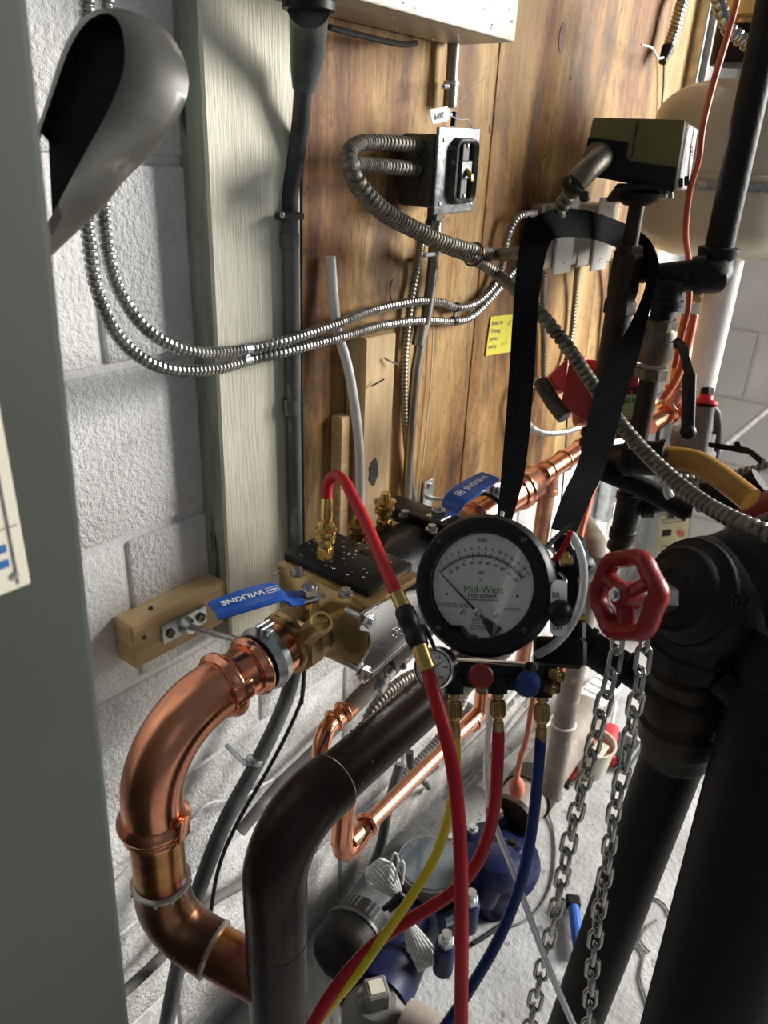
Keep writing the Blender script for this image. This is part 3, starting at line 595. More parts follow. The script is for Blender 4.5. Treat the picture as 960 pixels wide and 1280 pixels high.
# top right bits on the board
t = thing('capped_cable', 'black taped cable end with bare white wire at the top right of the board', 'cable', PY(830, 70, .67))
MB().bx(cpts([(866, -25, .67), (852, 5, .67), (842, 40, .672), (833, 66, .675)]), .0115, .006, n=10).build('armour', M['chain_steel'], t)
MB().cyl(PY(835, 60, .672), PY(828, 78, .672), .013, .008).build('tape_end', M['rubber'], t)
MB().tube([PY(829, 72, .665), PY(822, 72, .66), PY(815, 60, .66), PY(802, 56, .66)], .0022, 8, sm=.004).build('white_lead', M['white_plastic'], t)
MB().tube([PY(830, 72, .69), PY(829, 110, .692), PY(825, 150, .695)], .002, 8, sm=.02).build('dark_lead', M['rubber'], t)
t = thing('strut_channel', 'grey steel strut channel standing at the right end of the board', 'strut', PY(880, 80, .66))
a = PY(868, 40, .69)
MB().box((a.x+.03, .690, 1.7), (.010, .03, .5), bev=.002).build('flange', M['steel'], t)
MB().box((a.x+.055, .700, 1.7), (.05, .02, .5), bev=.002).build('web', M['cast_box'], t)
MB().box((a.x+.085, .690, 1.7), (.010, .03, .5), bev=.002).build('flange', M['steel'], t)
# ================================================================ COPPER LINE INTO THE BACKFLOW PREVENTER
YB = .515
def ax(x): return V((x, YB, H-.507+.04*(x-.44)))
AX = (ax(1)-ax(.4)).normalized()
def bead(b, p, d, r, w=.009, amt=.006):
    d = V(d).normalized(); b.lathe(V(p)-d*w, d, [(0, r), (.3*w, r+amt*.25), (.7*w, r+amt*.9), (w, r+amt), (1.3*w, r+amt*.9), (1.7*w, r+amt*.25), (2*w, r)], 36)
t = thing('copper_bend', 'large shiny copper press elbow curving down from the brass valve', 'pipe', (.322, YB, H-.70))
Rb = .086; arc = []
cc = V((.322+Rb, YB, H-.508-Rb))
for k in range(17): a = pi/2*k/16; arc.append(cc + V((-Rb*sin(a), 0, Rb*cos(a))))
el = MB(); el.tube([ax(.430)] + arc + [V((.322, YB, H-.633))], .0305, 36)
bead(el, ax(.420), AX, .031); bead(el, (.322, YB, H-.617), ZA, .031)
el.lathe(ax(.410), AX, [(0, .0305), (.0, .0322), (.004, .0322), (.005, .0305)], 36)
el.lathe((.322, YB, H-.634), ZA, [(0, .0305), (.001, .0325), (.004, .0325), (.006, .0305)], 36)
el.build('press_elbow', M['copper'], t)
# stamped press marks
for c_, d_, u_ in ((ax(.420), AX, V((0, -1, .25))), (V((.322, YB, H-.617)), ZA, V((.3, -1, 0)))):
    u_ = (u_-d_*u_.dot(d_)).normalized()
    pm = MB(); pm.box(c_+u_*.0335, (.007, .020, .026), (u_, d_.cross(u_), d_), bev=.0032, seg=2); pm.build('press_mark', M['copper'], t)
cp = MB(); cp.tube([ax(.43), ax(.475)], .0272, 32); cp.build('pipe_stub', M['copper'], t)
cs = MB(); cs.tube([ax(.452), ax(.512)], .0305, 36); bead(cs, ax(.460), AX, .0305, .007, .004)
cs.build('press_coupling', M['copper'], t)
MB().cyl((.322, YB, H-.630), (.322, YB, H-.705), .0272, None, 36).build('heat_stained_pipe', M['copper_heat'], t, label='straight copper pipe stained red and purple by soldering heat')
sd = MB(); sd.lathe((.322, YB, H-.708), ZA, [(0, .0285), (.001, .0312), (.004, .0312), (.006, .0275)], 36)
for k in range(12): a = k*pi/6+.2; sd.ball(V((.322+.0308*cos(a), YB+.0308*sin(a), H-.707-random.random()*.002)), .0022, 8)
sd.build('solder_ring', M['solder'], t)
t2 = thing('copper_elbow', 'dark tarnished copper elbow below the heat stained pipe at lower left', 'pipe', (.322, YB, H-.80))
e = MB(); p0 = V((.322, YB, H-.704)); pc = V((.322, YB, H-.772)); p1 = V((.363, .385, H-.80)); dd = (p1-pc).normalized()
q = [p0, p0+V((0, 0, -.018))]
for k in range(1, 12): 
    s_ = k/12; A = p0+V((0, 0, -.018)); B = pc; C_ = pc+dd*.052
    q.append(A*(1-s_)**2 + B*2*s_*(1-s_) + C_*s_*s_)
q.append(pc+dd*.062)
e.tube(q, .0300, 36); e.build('elbow', M['copper_dark'], t2)
r_ = MB(); r_.lathe(pc+dd*.058, dd, [(0, .0285), (.001, .0312), (.004, .0312), (.006, .0272)], 36); r_.build('solder_ring', M['solder'], t2)
MB().cyl(pc+dd*.06, p1, .0272, None, 36).build('pipe_stub', M['copper_heat'], t2, label='gold stained straight copper pipe')
# ================================================================ BROWN RISER
YR = .385; xr_ = .363; zr = H-.578
t3 = thing('brown_pipe', 'dark brown painted pipe rising at the bottom then bending away to the right', 'pipe', (xr_, YR, .1))
Rr = .062; b = MB(); c0 = V((xr_+Rr, YR, zr-Rr)); q = [V((xr_, YR, zr-Rr-.045))]
for k in range(17): a = pi/2*k/16; q.append(c0+V((-Rr*cos(a), 0, Rr*sin(a))))
q.append(V((xr_+Rr+.02, YR, zr)))
b.tube(q, .0315, 36); b.build('elbow', M['brown_pipe'], t3)
b = MB(); b.cyl((xr_+Rr, YR, zr), (1.02, YR, zr+.012), .0275, None, 36); b.build('horizontal_pipe', M['brown_pipe'], t3)
b = MB(); b.cyl((xr_, YR, zr-.1065), (xr_, YR, zr-.285), .0312, None, 36, ch=.0008); b.build('tee', M['brown_pipe'], t3)
b = MB(); b.cyl((xr_, YR, zr-.28), (xr_, YR, .12), .0275, None, 36); b.build('riser', M['brown_pipe'], t3)
for zz in (zr-Rr-.046, zr-.147, zr-.283):
    MB().lathe((xr_, YR, zz-.002), ZA, [(0, .029), (.001, .0316), (.003, .0316), (.004, .029)], 32).build('joint_ring', M['brown_pipe'], t3)
MB().lathe((xr_+Rr+.019, YR, zr), XA, [(0, .0315), (.001, .0312), (.003, .0300), (.004, .0275)], 32).build('joint_ring', M['solder'], t3)
dr = MB()
for i in range(150):
    x = random.uniform(.45, .85); a = random.uniform(-1.0, 1.5); n_ = V((0, -sin(a), cos(a)))
    r = random.uniform(.0009, .0022)*(1+random.random()*.6); dr.ball(V((x, YR, zr+.012*(x-.42)/.6))+n_*.0272, r, 8, n_, .6, True)
dr.build('water_droplets', M['water'], t3, kind='stuff')
# pipe support hooks / feet where the riser meets the floor
MB().lathe((xr_, YR, 0), ZA, [(0, .045), (.004, .05), (.02, .05), (.03, .036), (.125, .034), (.13, .03)], 28).build('floor_flange', M['iron'], t3)
# ================================================================ WOOD BLOCK AND STAND-OFF CLAMP
t = thing('wood_block', 'short bolted piece of raw yellow timber on the block wall at left', 'timber', (.508, .702, H-.575))
MB().box((.508, .702, H-.5455), (.1625, .035, .061), (XA, YA, ZA), bev=.002).build('block', M['lumber'], t)
for px, py in ((285, 737), (285, 757), (281, 776), (181, 797), (189, 761)):
    MB().lathe(PY(px, py, .684)+YA*.002, -YA, [(0, .003), (.0022, .0028), (.0024, .0015)], 10).build('nail_hole', M['cast_box'], t)
t = thing('standoff_clamp', 'zinc flange plate with rod and ring clamp holding the copper elbow', 'clamp', PY(228, 783, .68))
c_ = PY(230, 780, .682)
pl = MB(); pl.box(c_, (.068, .006, .026), (V((1, 0, .0)).normalized(), YA, ZA), bev=.0015, seg=2); fp = pl.build('flange_plate', M['zinc'], t)
MB().lathe(c_-YA*.003, -YA, [(0, .0115), (.004, .0105), (.010, .0075), (.012, .0075)], 20).build('boss', M['zinc'], fp)
for s_ in (-1, 1):
    MB().hexa(c_+XA*s_*.024-YA*.003, -YA, .0062, .004).build('bolt', M['cast_box'], fp)
rc = ax(.478); re_ = rc+YA*.034+ZA*.006
MB().cyl(c_-YA*.008, re_, .0042, None, 14).build('rod', M['zinc'], t)
def ring_clamp(parent, c, d, r, up):
    d = V(d).normalized(); b = MB(); b.lathe(V(c)-d*.010, d, [(0, r), (0, r+.0026), (.004, r+.0034), (.010, r+.0055), (.016, r+.0034), (.020, r+.0026), (.020, r)], 40)
    rg = b.build('ring', M['zinc'], parent)
    MB().lathe(V(c)-d*.0115, d, [(0, r-.001), (.0, r+.0012), (.023, r+.0012), (.023, r-.001)], 40).build('rubber_liner', M['rubber'], parent)
    u = (V(up)-d*V(up).dot(d)).normalized(); p = V(c)+u*(r+.008); w = d.cross(u)
    e_ = MB()
    for s in (-1, 1): e_.box(p+w*s*.0035, (.003, .020, .016), (w, d, u), bev=.001)
    e_.cyl(p-w*.009, p+w*.009, .003, None, 10); e_.hexa(p+w*.007, w, .0055, .004); e_.build('lug', M['zinc'], rg)
ring_clamp(t, rc, AX, .0315, (0, -.1, 1))
# ================================================================ BACKFLOW PREVENTER
bp = thing('backflow_preventer', 'bronze backflow preventer with black covers between the two blue lever valves', 'backflow preventer', ax(.70)-ZA*.06)
v = MB(); v.lathe(ax(.505), AX, [(0, .0335), (.002, .0345), (.006, .0345), (.008, .0325), (.010, .0325)], 36).build('union_ring', M['bronze'], bp)
vb = MB(); vb.hexa(ax(.512), AX, .0400, .024, 8, u=V((0, .38, .92))); vb.lathe(ax(.535), AX, [(0, .030), (.004, .034), (.012, .036), (.026, .035), (.036, .030), (.042, .031)], 32)
vb.build('ball_valve_body', M['bronze'], bp)
# bonnet, stem, nut
def blue_valve(parent, c, tipdir, L, tilt, writing, flip):
    z = c+ZA*.030
    s = MB(); s.cyl(z, z+ZA*.022, .0125, .0110, 20, ch=.001); s.hexa(z+ZA*.014, ZA, .0125, .007); s.build('bonnet', M['bronze'], parent)
    n = MB(); n.cyl(z+ZA*.02, z+ZA*.036, .0045); n.hexa(z+ZA*.0285, ZA, .0105, .008); n.cyl(z+ZA*.036, z+ZA*.040, .006, .005, 16); n.build('stem_nut', M['steel'], parent)
    d = V(tipdir).normalized(); w = ZA.cross(d).normalized(); h = z+ZA*.026
    bk = MB().box(h, (.034, .026, .0026), (d, w, ZA), bev=.001).build('lever_plate', M['zinc'], parent)
    prof = [(.010, 0), (.026, .003), (.036, .014), (L*.6, .016+tilt*.4), (L, .014+tilt)]
    a = []; b_ = []
    for i, (x, y) in enumerate(prof):
        hw = (.011, .013, .0155, .0175, .0145)[i]; a.append(h+d*x+ZA*y-w*hw); b_.append(h+d*x+ZA*y+w*hw)
    lv_ = MB().ribbon(a, b_, .0045).build('lever', M['blue_lever'], parent, angle=50)
    # skirt edges of the dipped grip
    e = MB(); hws = (.0105, .0125, .015, .017, .014)
    for s_ in (-1, 1): e.tube([h+d*x+ZA*(y-.0012)+w*s_*hws[i] for i, (x, y) in enumerate(prof)], .0028, 8, sm=.006)
    e.build('grip_edge', M['blue_lever'], lv_)
    if writing:
        sl = (V(prof[4][1]*ZA + d*prof[4][0]) - V(prof[2][1]*ZA + d*prof[2][0])).normalized()
        u = sl if not flip else -sl; nrm = sl.cross(w); nrm = nrm if nrm.z > 0 else -nrm
        cpt = h+d*(L*.70)+ZA*(.016+tilt*.55)+nrm*.0034
        vv = nrm.cross(u)
        text('lettering', writing, cpt, u, vv, .0120, M['ink_white'], lv_, th=.0002, bold=.0002)
        q = MB(); lc = h+d*(L*.39)+ZA*(.016+tilt*.15)+nrm*.0028
        for k, (a_, b2) in enumerate(((0, .0048), (0, -.0048))): q.box(lc+vv*b2, (.013, .0007, .0006), (u, vv, nrm))
        for s_ in (-1, 1): q.box(lc+u*s_*.0062, (.0007, .0096, .0006), (u, vv, nrm))
        q.box(lc, (.009, .0028, .0006), (u, vv, nrm)); q.build('emblem', M['ink_white'], lv_)
n1 = PY(386, 740, .50)
tip = PP(288, 768, n1+ZA*-.004, ZA)
blue_valve(bp, n1-ZA*.060, (tip-n1)*V((1, 1, 0)), .108, -.004, 'WILKINS', False)
# side tapping with slotted plug facing the camera
c_ = PY(388, 790, .475); f_ = PY(403, 777, .452)
dv = (f_-c_).normalized()
tp = MB(); tp.cyl(c_-dv*.01, f_-dv*.008, .0115, None, 20); tp.lathe(f_-dv*.010, dv, [(0, .0125), (.008, .0125), (.010, .011), (.010, .0085), (.006, .0085), (.006, 0)], 24)
tp.build('side_tapping', M['brass_dull'], bp); MB().box(f_-dv*.003, (.016, .0022, .004), (perp(dv)[0], perp(dv)[1], dv)).build('slotted_plug', M['brass'], bp)
# main bronze body: flared box under the black cover
x0, x1 = .566, .70
def sec(x, hw, hh, up=0, n=6, c=.012):
    cen = ax(x)+ZA*up; return [cen+YA*a+ZA*b_ for a, b_ in sq(hw*2, hh*2, c, n)]
rows = [sec(.545, .031, .031, 0, 6, .03), sec(.560, .040, .038, .0, 6, .028), sec(.568, .066, .046, .002, 6, .016), sec(.575, .072, .050, .002, 6, .012), sec(.612, .070, .049, 0, 6, .014), sec(.622, .046, .038, -.016, 6, .03), sec(.745, .044, .036, -.016, 6, .03), sec(.755, .064, .046, .0, 6, .014), sec(.80, .062, .046, .0, 6, .014), sec(.81, .036, .034, 0, 6, .03), sec(.83, .030, .030, 0, 6, .029)]
n_ = len(rows[0]); b = MB(); b.add([p for r in rows for p in r], [[j*n_+i, j*n_+(i+1) % n_, (j+1)*n_+(i+1) % n_, (j+1)*n_+i] for j in range(len(rows)-1) for i in range(n_)])
b.build('bronze_body', M['bronze'], bp, angle=45)
fl_ = MB(); fl_.box((.618, .515, H-.456), (.098, .146, .010), bev=.004, seg=2); fl_.box((.578, .515, H-.470), (.012, .13, .03), bev=.003)
fl_.build('body_flange', M['bronze'], bp)
# foundry marks
fm = MB()
for (px, py) in ((378, 828), (412, 812)): fm.box(PY(px, py, .482 if px < 400 else .448), (.010, .002, .016), bev=.0008)
# black cover: plate and dome
cvp = MB(); cvp.box((.622, .520, H-.4455), (.085, .132, .012), bev=.003, seg=2)
cvp.lathe(V((.604, .512, H-.4985)), AX, [(0, .048), (.01, .0525), (.03, .0545), (.145, .0545), (.152, .050)], 48); cvp.lathe(V((.630, .512, H-.496)), AX, [(0, .050), (.012, .0565), (.024, .0565), (.036, .052)], 48)
cvb = cvp.build('black_cover', M['black_coat'], bp)
c2 = MB(); c2.box((.782, .520, H-.447), (.044, .128, .024), (AX, YA, ZA), bev=.003, seg=2); c2.box((.764, .52, H-.438), (.012, .132, .014), (AX, YA, ZA), bev=.002); c2.build('rear_cover', M['black_coat'], bp)
for px, py, yy in ((371, 714, .565), (432, 740, .467), (506, 642, .572), (540, 660, .47)):
    c_ = PZ(px, py, H-.4385 if px < 500 else H-.434); q = MB(); q.cyl(c_-ZA*.004, c_-ZA*.001, .0085, None, 18); q.hexa(c_-ZA*.001, ZA, .0058, .0055); q.build('cover_bolt', M['steel'], bp)
dr = MB()
for i in range(130):
    x = random.uniform(.66, .75); a = random.uniform(-.6, 1.45); n2 = V((0, -sin(a), cos(a)))
    r = random.choice((.0006, .0008, .0010, .0013, .0018)); dr.ball(V((x, .512, H-.4985+.04*(x-.604)))+n2*.0543, r, 8, n2, .55, True)
for i in range(60):
    dr.ball(V((random.uniform(.585, .66), random.uniform(.462, .58), H-.4394)), random.choice((.0008, .0012, .0018)), 8, ZA, .55, True)
dr.build('water_droplets', M['water'], bp, kind='stuff')
# stainless saddle plate on the front
Ys = .437
pts = [(452, 768), (470, 757), (505, 742), (560, 728), (570, 760), (545, 780), (505, 806), (470, 838), (452, 852), (447, 845), (450, 834), (462, 815), (466, 802), (463, 790), (450, 788)]
b = MB(); w3 = [PY(x, y, Ys) for x, y in pts]; o_ = w3[0]; b.prism([((p-o_).x, (p-o_).z) for p in w3], o_, XA, ZA, -.003)
sd_ = b.build('saddle_plate', M['stainless'], bp, label='embossed stainless steel saddle plate')
e = MB(); e.tube([p-YA*.0015 for p in w3[:4]], .0022, 8, sm=.004); e.tube([p-YA*.0015 for p in w3[4:9]], .002, 8, sm=.004); e.build('rolled_edge', M['stainless'], sd_)
text('embossing', 'CUS', PY(500, 790, Ys-.0022), (PY(520, 778, Ys)-PY(480, 806, Ys)), ZA, .014, M['stainless'], sd_, th=.0006)
for px, py in ((459, 775), (455, 840)):
    c_ = PY(px, py, Ys-.002); q = MB(); q.cyl(c_+YA*.03, c_-YA*.004, .004, None, 10); q.hexa(c_, -YA, .0085, .006); q.cyl(c_-YA*.006, c_-YA*.010, .004, None, 12); q.build('flange_bolt', M['zinc'], bp)
# rear saddle strap rising behind the cover
b = MB(); b.hexah([PY(343, 718, .59), PY(412, 672, .60), PY(448, 672, .60), PY(450, 690, .59)], V((0, .002, 0))); b.build('rear_strap', M['stainless'], bp)
b = MB(); b.hexah([PY(415, 672, .575), PY(460, 672, .575), PY(452, 694, .56), PY(434, 694, .56)], V((0, .002, -.001))); b.build('rear_strap_tab', M['stainless'], bp)
# test cocks
def testcock(name, lab, base, s=1.0, full=True):
    t = MB(); t.hexa(base, ZA, .0100*s, .014*s); t.cyl(base+ZA*.013*s, base+ZA*.022*s, .0075*s); t.lathe(base+ZA*.020*s, ZA, [(0, .009*s), (.002*s, .0115*s), (.007*s, .0115*s), (.009*s, .0085*s), (.012*s, .008*s), (.013*s, .0125*s), (.016*s, .0125*s), (.018*s, .006*s), (.026*s, .0055*s)], 24)
    t.cyl(base+V((-.006, -.008, .012))*s, base+V((-.012, -.013, .012))*s, .004*s, None, 12)
    return t.build(name, M['brass'], bp, **({'label': lab} if lab else {}))
b1 = PY(407, 697, .515)
testcock('test_cock', None, b1, 1.0)
testcock('test_cock', None, PY(446, 688, .56), 1.05)
testcock('test_cock', None, PY(480, 662, .545), 1.15)
MB().cyl(PY(480, 676, .545), PY(480, 660, .545), .013, .012, 24, ch=.001).build('cock_boss', M['black_coat'], bp)
# second ball valve
v = MB(); v.lathe(ax(.828), AX, [(0, .032), (.004, .036), (.018, .036), (.022, .032)], 32); v.hexa(ax(.850), AX, .036, .018, 8); v.build('ball_valve_body', M['bronze'], bp)
n2 = PY(548, 640, .50); tip = PP(606, 604, n2+ZA*.012, ZA)
blue_valve(bp, n2-ZA*.062, (tip-n2)*V((1, 1, 0)), .115, .012, 'WILKINS', True)
# ================================================================ COPPER BEYOND THE PREVENTER
t = thing('copper_pipe', 'bright copper pipe continuing from the second blue lever valve below the board', 'pipe', ax(1.1)-ZA*.03)
c = MB(); c.tube([ax(.862), ax(1.08)], .0272, 32); bead(c, ax(.90), AX, .029, .006, .004); c.lathe(ax(1.025), AX, [(0, .0272), (.0, .030), (.012, .030), (.016, .033), (.024, .033), (.03, .030), (.055, .030), (.075, .017), (.085, .015)], 32); c.build('reducer', M['copper'], t)
c = MB(); c.tube([ax(1.10), ax(1.62)], .0142, 24)
for x in (1.115, 1.14, 1.20, 1.27): bead(c, ax(x), AX, .016, .005, .004)
c.lathe(ax(1.112), AX, [(0, .014), (.001, .0175), (.165, .0175), (.166, .014)], 24); c.build('small_pipe', M['copper'], t)
c = MB(); p = ax(1.15); c.cyl(p, p-ZA*.04, .0170, None, 24); c.lathe(p-ZA*.045, ZA, [(0, .016), (.002, .0195), (.010, .0195), (.012, .017)], 24); c.cyl(p-ZA*.04, p-ZA*.42, .0142, None, 24); c.build('branch_pipe', M['copper_dull'], t)
t = thing('standoff_clamp', 'zinc flange plate and ring clamp beside the second blue lever on the board', 'clamp', PY(534, 640, .695))
c_ = PY(534, 622, .697)
fp = MB().box(c_, (.030, .005, .070), bev=.0015, seg=2).build('flange_plate', M['zinc'], t)
for s_ in (-1, 1): MB().hexa(c_+ZA*s_*.024-YA*.0025, -YA, .006, .004).build('bolt', M['steel'], fp)
MB().cyl(c_-YA*.003, ax(.955)+YA*.03, .004, None, 12).build('rod', M['zinc'], t)
ring_clamp(t, ax(.955), AX, .0285, (0, -.1, 1))
# ================================================================ SMALL COPPER LINES UNDERNEATH
t = thing('copper_drain_line', 'thin copper line hooking down from the preventer behind the brown pipe', 'pipe', PY(400, 960, .43))
c = MB(); c.tube([PY(478, 838, .50), PY(455, 865, .50), PY(428, 893, .50)], .0105, 18); c.build('grey_tube', M['dusty_pipe'], t)
c = MB(); c.tube([PY(440, 882, .50), PY(421, 898, .50), PY(408, 912, .495), PY(402, 930, .49), PY(401, 955, .485), PY(405, 1000, .48)], .0112, 18, sm=.006)
d_ = (PY(428, 893, .50)-PY(440, 882, .50)); bead(c, PY(417, 901, .50), d_, .012, .004, .003); bead(c, PY(429, 890, .50), d_, .012, .004, .003); c.build('copper_hook', M['copper'], t)
mm = MB(); d_ = (PY(470, 850, .50)-PY(482, 833, .50)).normalized(); mm.lathe(PY(484, 833, .50), d_, [(0, .012), (.001, .015), (.012, .015), (.013, .0135), (.022, .0135), (.023, .017), (.035, .017), (.037, .012)], 20); mm.build('coupling', M['steel'], t)
mm = MB(); d2 = (PY(520, 800, .50)-PY(482, 833, .50)); mm.cyl(PY(486, 829, .50), PY(540, 780, .50), .0125, None, 18); mm.build('nipple', M['dusty_pipe'], t)
t = thing('copper_relief_line', 'long sloping copper pipe with elbows below the brown pipe', 'pipe', PY(440, 1060, .40))
YL = .435
A_ = PY(437, 1053, YL); B_ = PY(585, 906, YL+.03)
c = MB(); c.tube([A_, B_], .0110, 20); c.build('pipe', M['copper_dull'], t)
c = MB(); c.tube([PY(431, 1000, YL), PY(427, 1046, YL), PY(427, 1052, YL), PY(430, 1062, YL), PY(440, 1058, YL), PY(456, 1035, YL+.002)], .0135, 18, sm=.005)
bead(c, PY(458, 1031, YL+.002), B_-A_, .0135, .0035, .003); c.build('lower_elbow', M['copper'], t)
c = MB(); c.tube([PY(572, 918, YL+.03), PY(590, 901, YL+.03), PY(601, 886, YL+.03), PY(604, 862, YL+.03)], .0132, 18, sm=.005)
bead(c, PY(590, 903, YL+.03), B_-A_, .0132, .004, .003); bead(c, PY(604, 872, YL+.03), ZA, .0125, .004, .002); c.build('upper_elbow', M['copper'], t)
c = MB(); c.tube([PY(604, 868, YL+.03), PY(606, 800, YL+.03)], .0110, 18); c.build('riser', M['dusty_pipe'], t)
# ================================================================ DIFFERENTIAL PRESSURE TEST KIT
GD = .74
G = P(601, 731, GD); GN = (-FW*.90 - RT*.40 + UP*.12).normalized()
GU = (RT + GN*0); GU = (GU - GN*GU.dot(GN)).normalized(); GV = GN.cross(GU)
_a = radians(-2.0); GU, GV = GU*cos(_a)+GV*sin(_a), GV*cos(_a)-GU*sin(_a)
kit = thing('pressure_gauge', 'large black round differential pressure gauge test kit hanging on a black strap', 'gauge', G-ZA*.08)
RD = .0508; RO = .0695
c = MB(); c.lathe(G-GN*.052, GN, [(0, .050), (.004, .058), (.014, .060), (.030, .0615), (.0305, RO-.001), (.034, RO), (.046, RO), (.052, RO-.004), (.0535, RD+.004), (.053, RD+.0015), (.046, RD), (.046, 0)], 72, GU)
c.build('case', M['black_plastic'], kit, angle=40)
c = MB(); c.lathe(G-GN*.0055, GN, [(0, RD-.0005), (.0012, RD-.0005), (.0012, 0)], 64, GU); dl = c.build('dial_face', M['dial'], kit)
def gp(u, v, h=0): return G + GU*u + GV*v + GN*(h-.0040)
# notch of the bezel at lower left of the dial
for a in (66, 156, 246, 336):
    a = radians(a-20); MB().ball(gp(.0598*cos(a), .0598*sin(a), .0055), .0028, 12, GN, .45, True).build('bezel_screw', M['cast_box'], kit)
PV = (-.0035, -.0265); RA = .0545
tk = MB(); n = 40
def sweep(f): return radians(136 - 98*f)
arcp = [gp(PV[0]+RA*cos(sweep(i/n)), PV[1]+RA*sin(sweep(i/n)), .0003) for i in range(n+1)]
tk.tube(arcp, .00032, 6)
for i in range(76):
    f = i/75; a = sweep(f); L = .0042 if i % 5 == 0 else .0022
    tk.tube([gp(PV[0]+RA*cos(a), PV[1]+RA*sin(a), .0003), gp(PV[0]+(RA+L)*cos(a), PV[1]+(RA+L)*sin(a), .0003)], .00022 if i % 5 else .00032, 4)
for i in range(51):
    f = i/50; a = sweep(f); L = .0038 if i % 5 == 0 else .0018
    tk.tube([gp(PV[0]+RA*cos(a), PV[1]+RA*sin(a), .0003), gp(PV[0]+(RA-L)*cos(a), PV[1]+(RA-L)*sin(a), .0003)], .0002, 4)
tk.build('scale_marks', M['ink'], dl, kind='stuff')
def dt(s, u, v, size, m='ink', rot=0, bold=0., align='CENTER'):
    a = radians(rot); return text('lettering', s, gp(u, v, .0002), GU*cos(a)+GV*sin(a), GV*cos(a)-GU*sin(a), size, M[m], dl, bold=bold, th=.0001, align=align)
for k in range(1, 16):
    a = sweep(k/15); r = RA+.0072; dt(str(k), PV[0]+r*cos(a), PV[1]+r*sin(a), .0046, rot=(math.degrees(a)-90)*.55)
for k in range(1, 11):
    a = sweep(k/10.4); r = RA-.0065; dt(str(k*10), PV[0]+r*cos(a), PV[1]+r*sin(a), .0044, rot=(math.degrees(a)-90)*.55)
dt('PSID', .000, .0430, .0048); dt('kPa', -.0010, .0118, .0044); dt('VP', -.0010, .0045, .0032, 'ink_grey')
dt('Mid-West', .0015, -.0045, .0098, 'ink_green'); dt('Instrument', .0005, -.0103, .0066, 'ink')
dt('www.midwestinstrument.com', .001, -.0143, .0026, 'ink')
dt('MODEL 845', -.0285, -.0205, .0062, 'ink_grey'); dt('S/N 0927788', .030, -.0225, .0030, 'ink_grey')
for i, s_ in enumerate(('READ AT', 'EYE LEVEL', 'ZERO BEFORE', 'EACH TEST')): dt(s_, -.0030, -.0335-i*.0031, .0030, 'ink_red')
# needle
nd = MB(); a = radians(136); nd_d = GU*cos(a)+GV*sin(a); nw = GN.cross(nd_d); pv = gp(PV[0], PV[1], .0022)
nd.add([pv+nd_d*.0520-nw*.0004, pv+nd_d*.0520+nw*.0004, pv-nw*.0012, pv-nd_d*.006-nw*.0012, pv-nd_d*.020-nw*.0055, pv-nd_d*.0275-nw*.0065, pv-nd_d*.0275+nw*.0065, pv-nd_d*.020+nw*.0055, pv-nd_d*.006+nw*.0012, pv+nw*.0012], [])
k = 0; vs = nd.v[:]; nd = MB(); q2 = [((v_-pv).dot(nw), (v_-pv).dot(nd_d)) for v_ in vs]; q2 = q2[1:]+[q2[0]] if False else [q2[0]]+q2[2:]+[q2[1]]
nd.prism(q2[::-1], pv, nw, nd_d, .0005); nb = nd.build('needle', M['ink'], dl)
MB().lathe(pv-GN*.001, GN, [(0, .004), (.002, .004), (.0026, .003), (.0030, .0014), (.002, .0012)], 20).build('needle_hub', M['steel'], nb)
MB().ball(gp(-.0487, .0170, .001), .0018, 10, GN, .5, True).build('needle_stop', M['ink'], dl)
for u, v in ((-.0195, -.0265), (.0150, -.0290)):
    q = MB(); q.lathe(gp(u, v, 0), GN, [(0, .0032), (.0006, .0032), (.001, .0024)], 16); so = q.build('dial_screw', M['steel'], dl)
    MB().box(gp(u, v, .0011), (.0042, .0007, .0005), (GU*.7+GV*.7, GV*.7-GU*.7, GN)).build('screw_slot', M['ink'], so)
for u, v in ((-.0355, -.0095), (.0350, -.0100)): MB().lathe(gp(u, v, 0), GN, [(0, .0012), (.0003, .0012)], 10).build('dial_hole', M['ink'], dl)
MB().box(gp(-.008, -.0502, .002), (.010, .004, .003), (GU, GV, GN), bev=.001).build('zero_adjuster', M['ink'], kit)
cl_ = MB(); cl_.prism([(-.033, -.0395), (-.018, -.0395), (-.010, -.0485), (-.016, -.0525), (-.033, -.0460)], gp(0, 0, .0015), GU, GV, .002); cl_.build('bezel_lug', M['black_plastic'], kit)
MB().lathe(G+GN*.0005, GN, [(0, RD+.0010), (.0008, RD+.0010), (.0009, 0)], 64, GU).build('lens', M['clear_glass'], kit)
# mounting plate between gauge and manifold
MB().box(P(604, 829, GD+.03), (.115, .006, .030), (GU, GV, GN), bev=.001).build('mounting_plate', M['zinc'], kit)
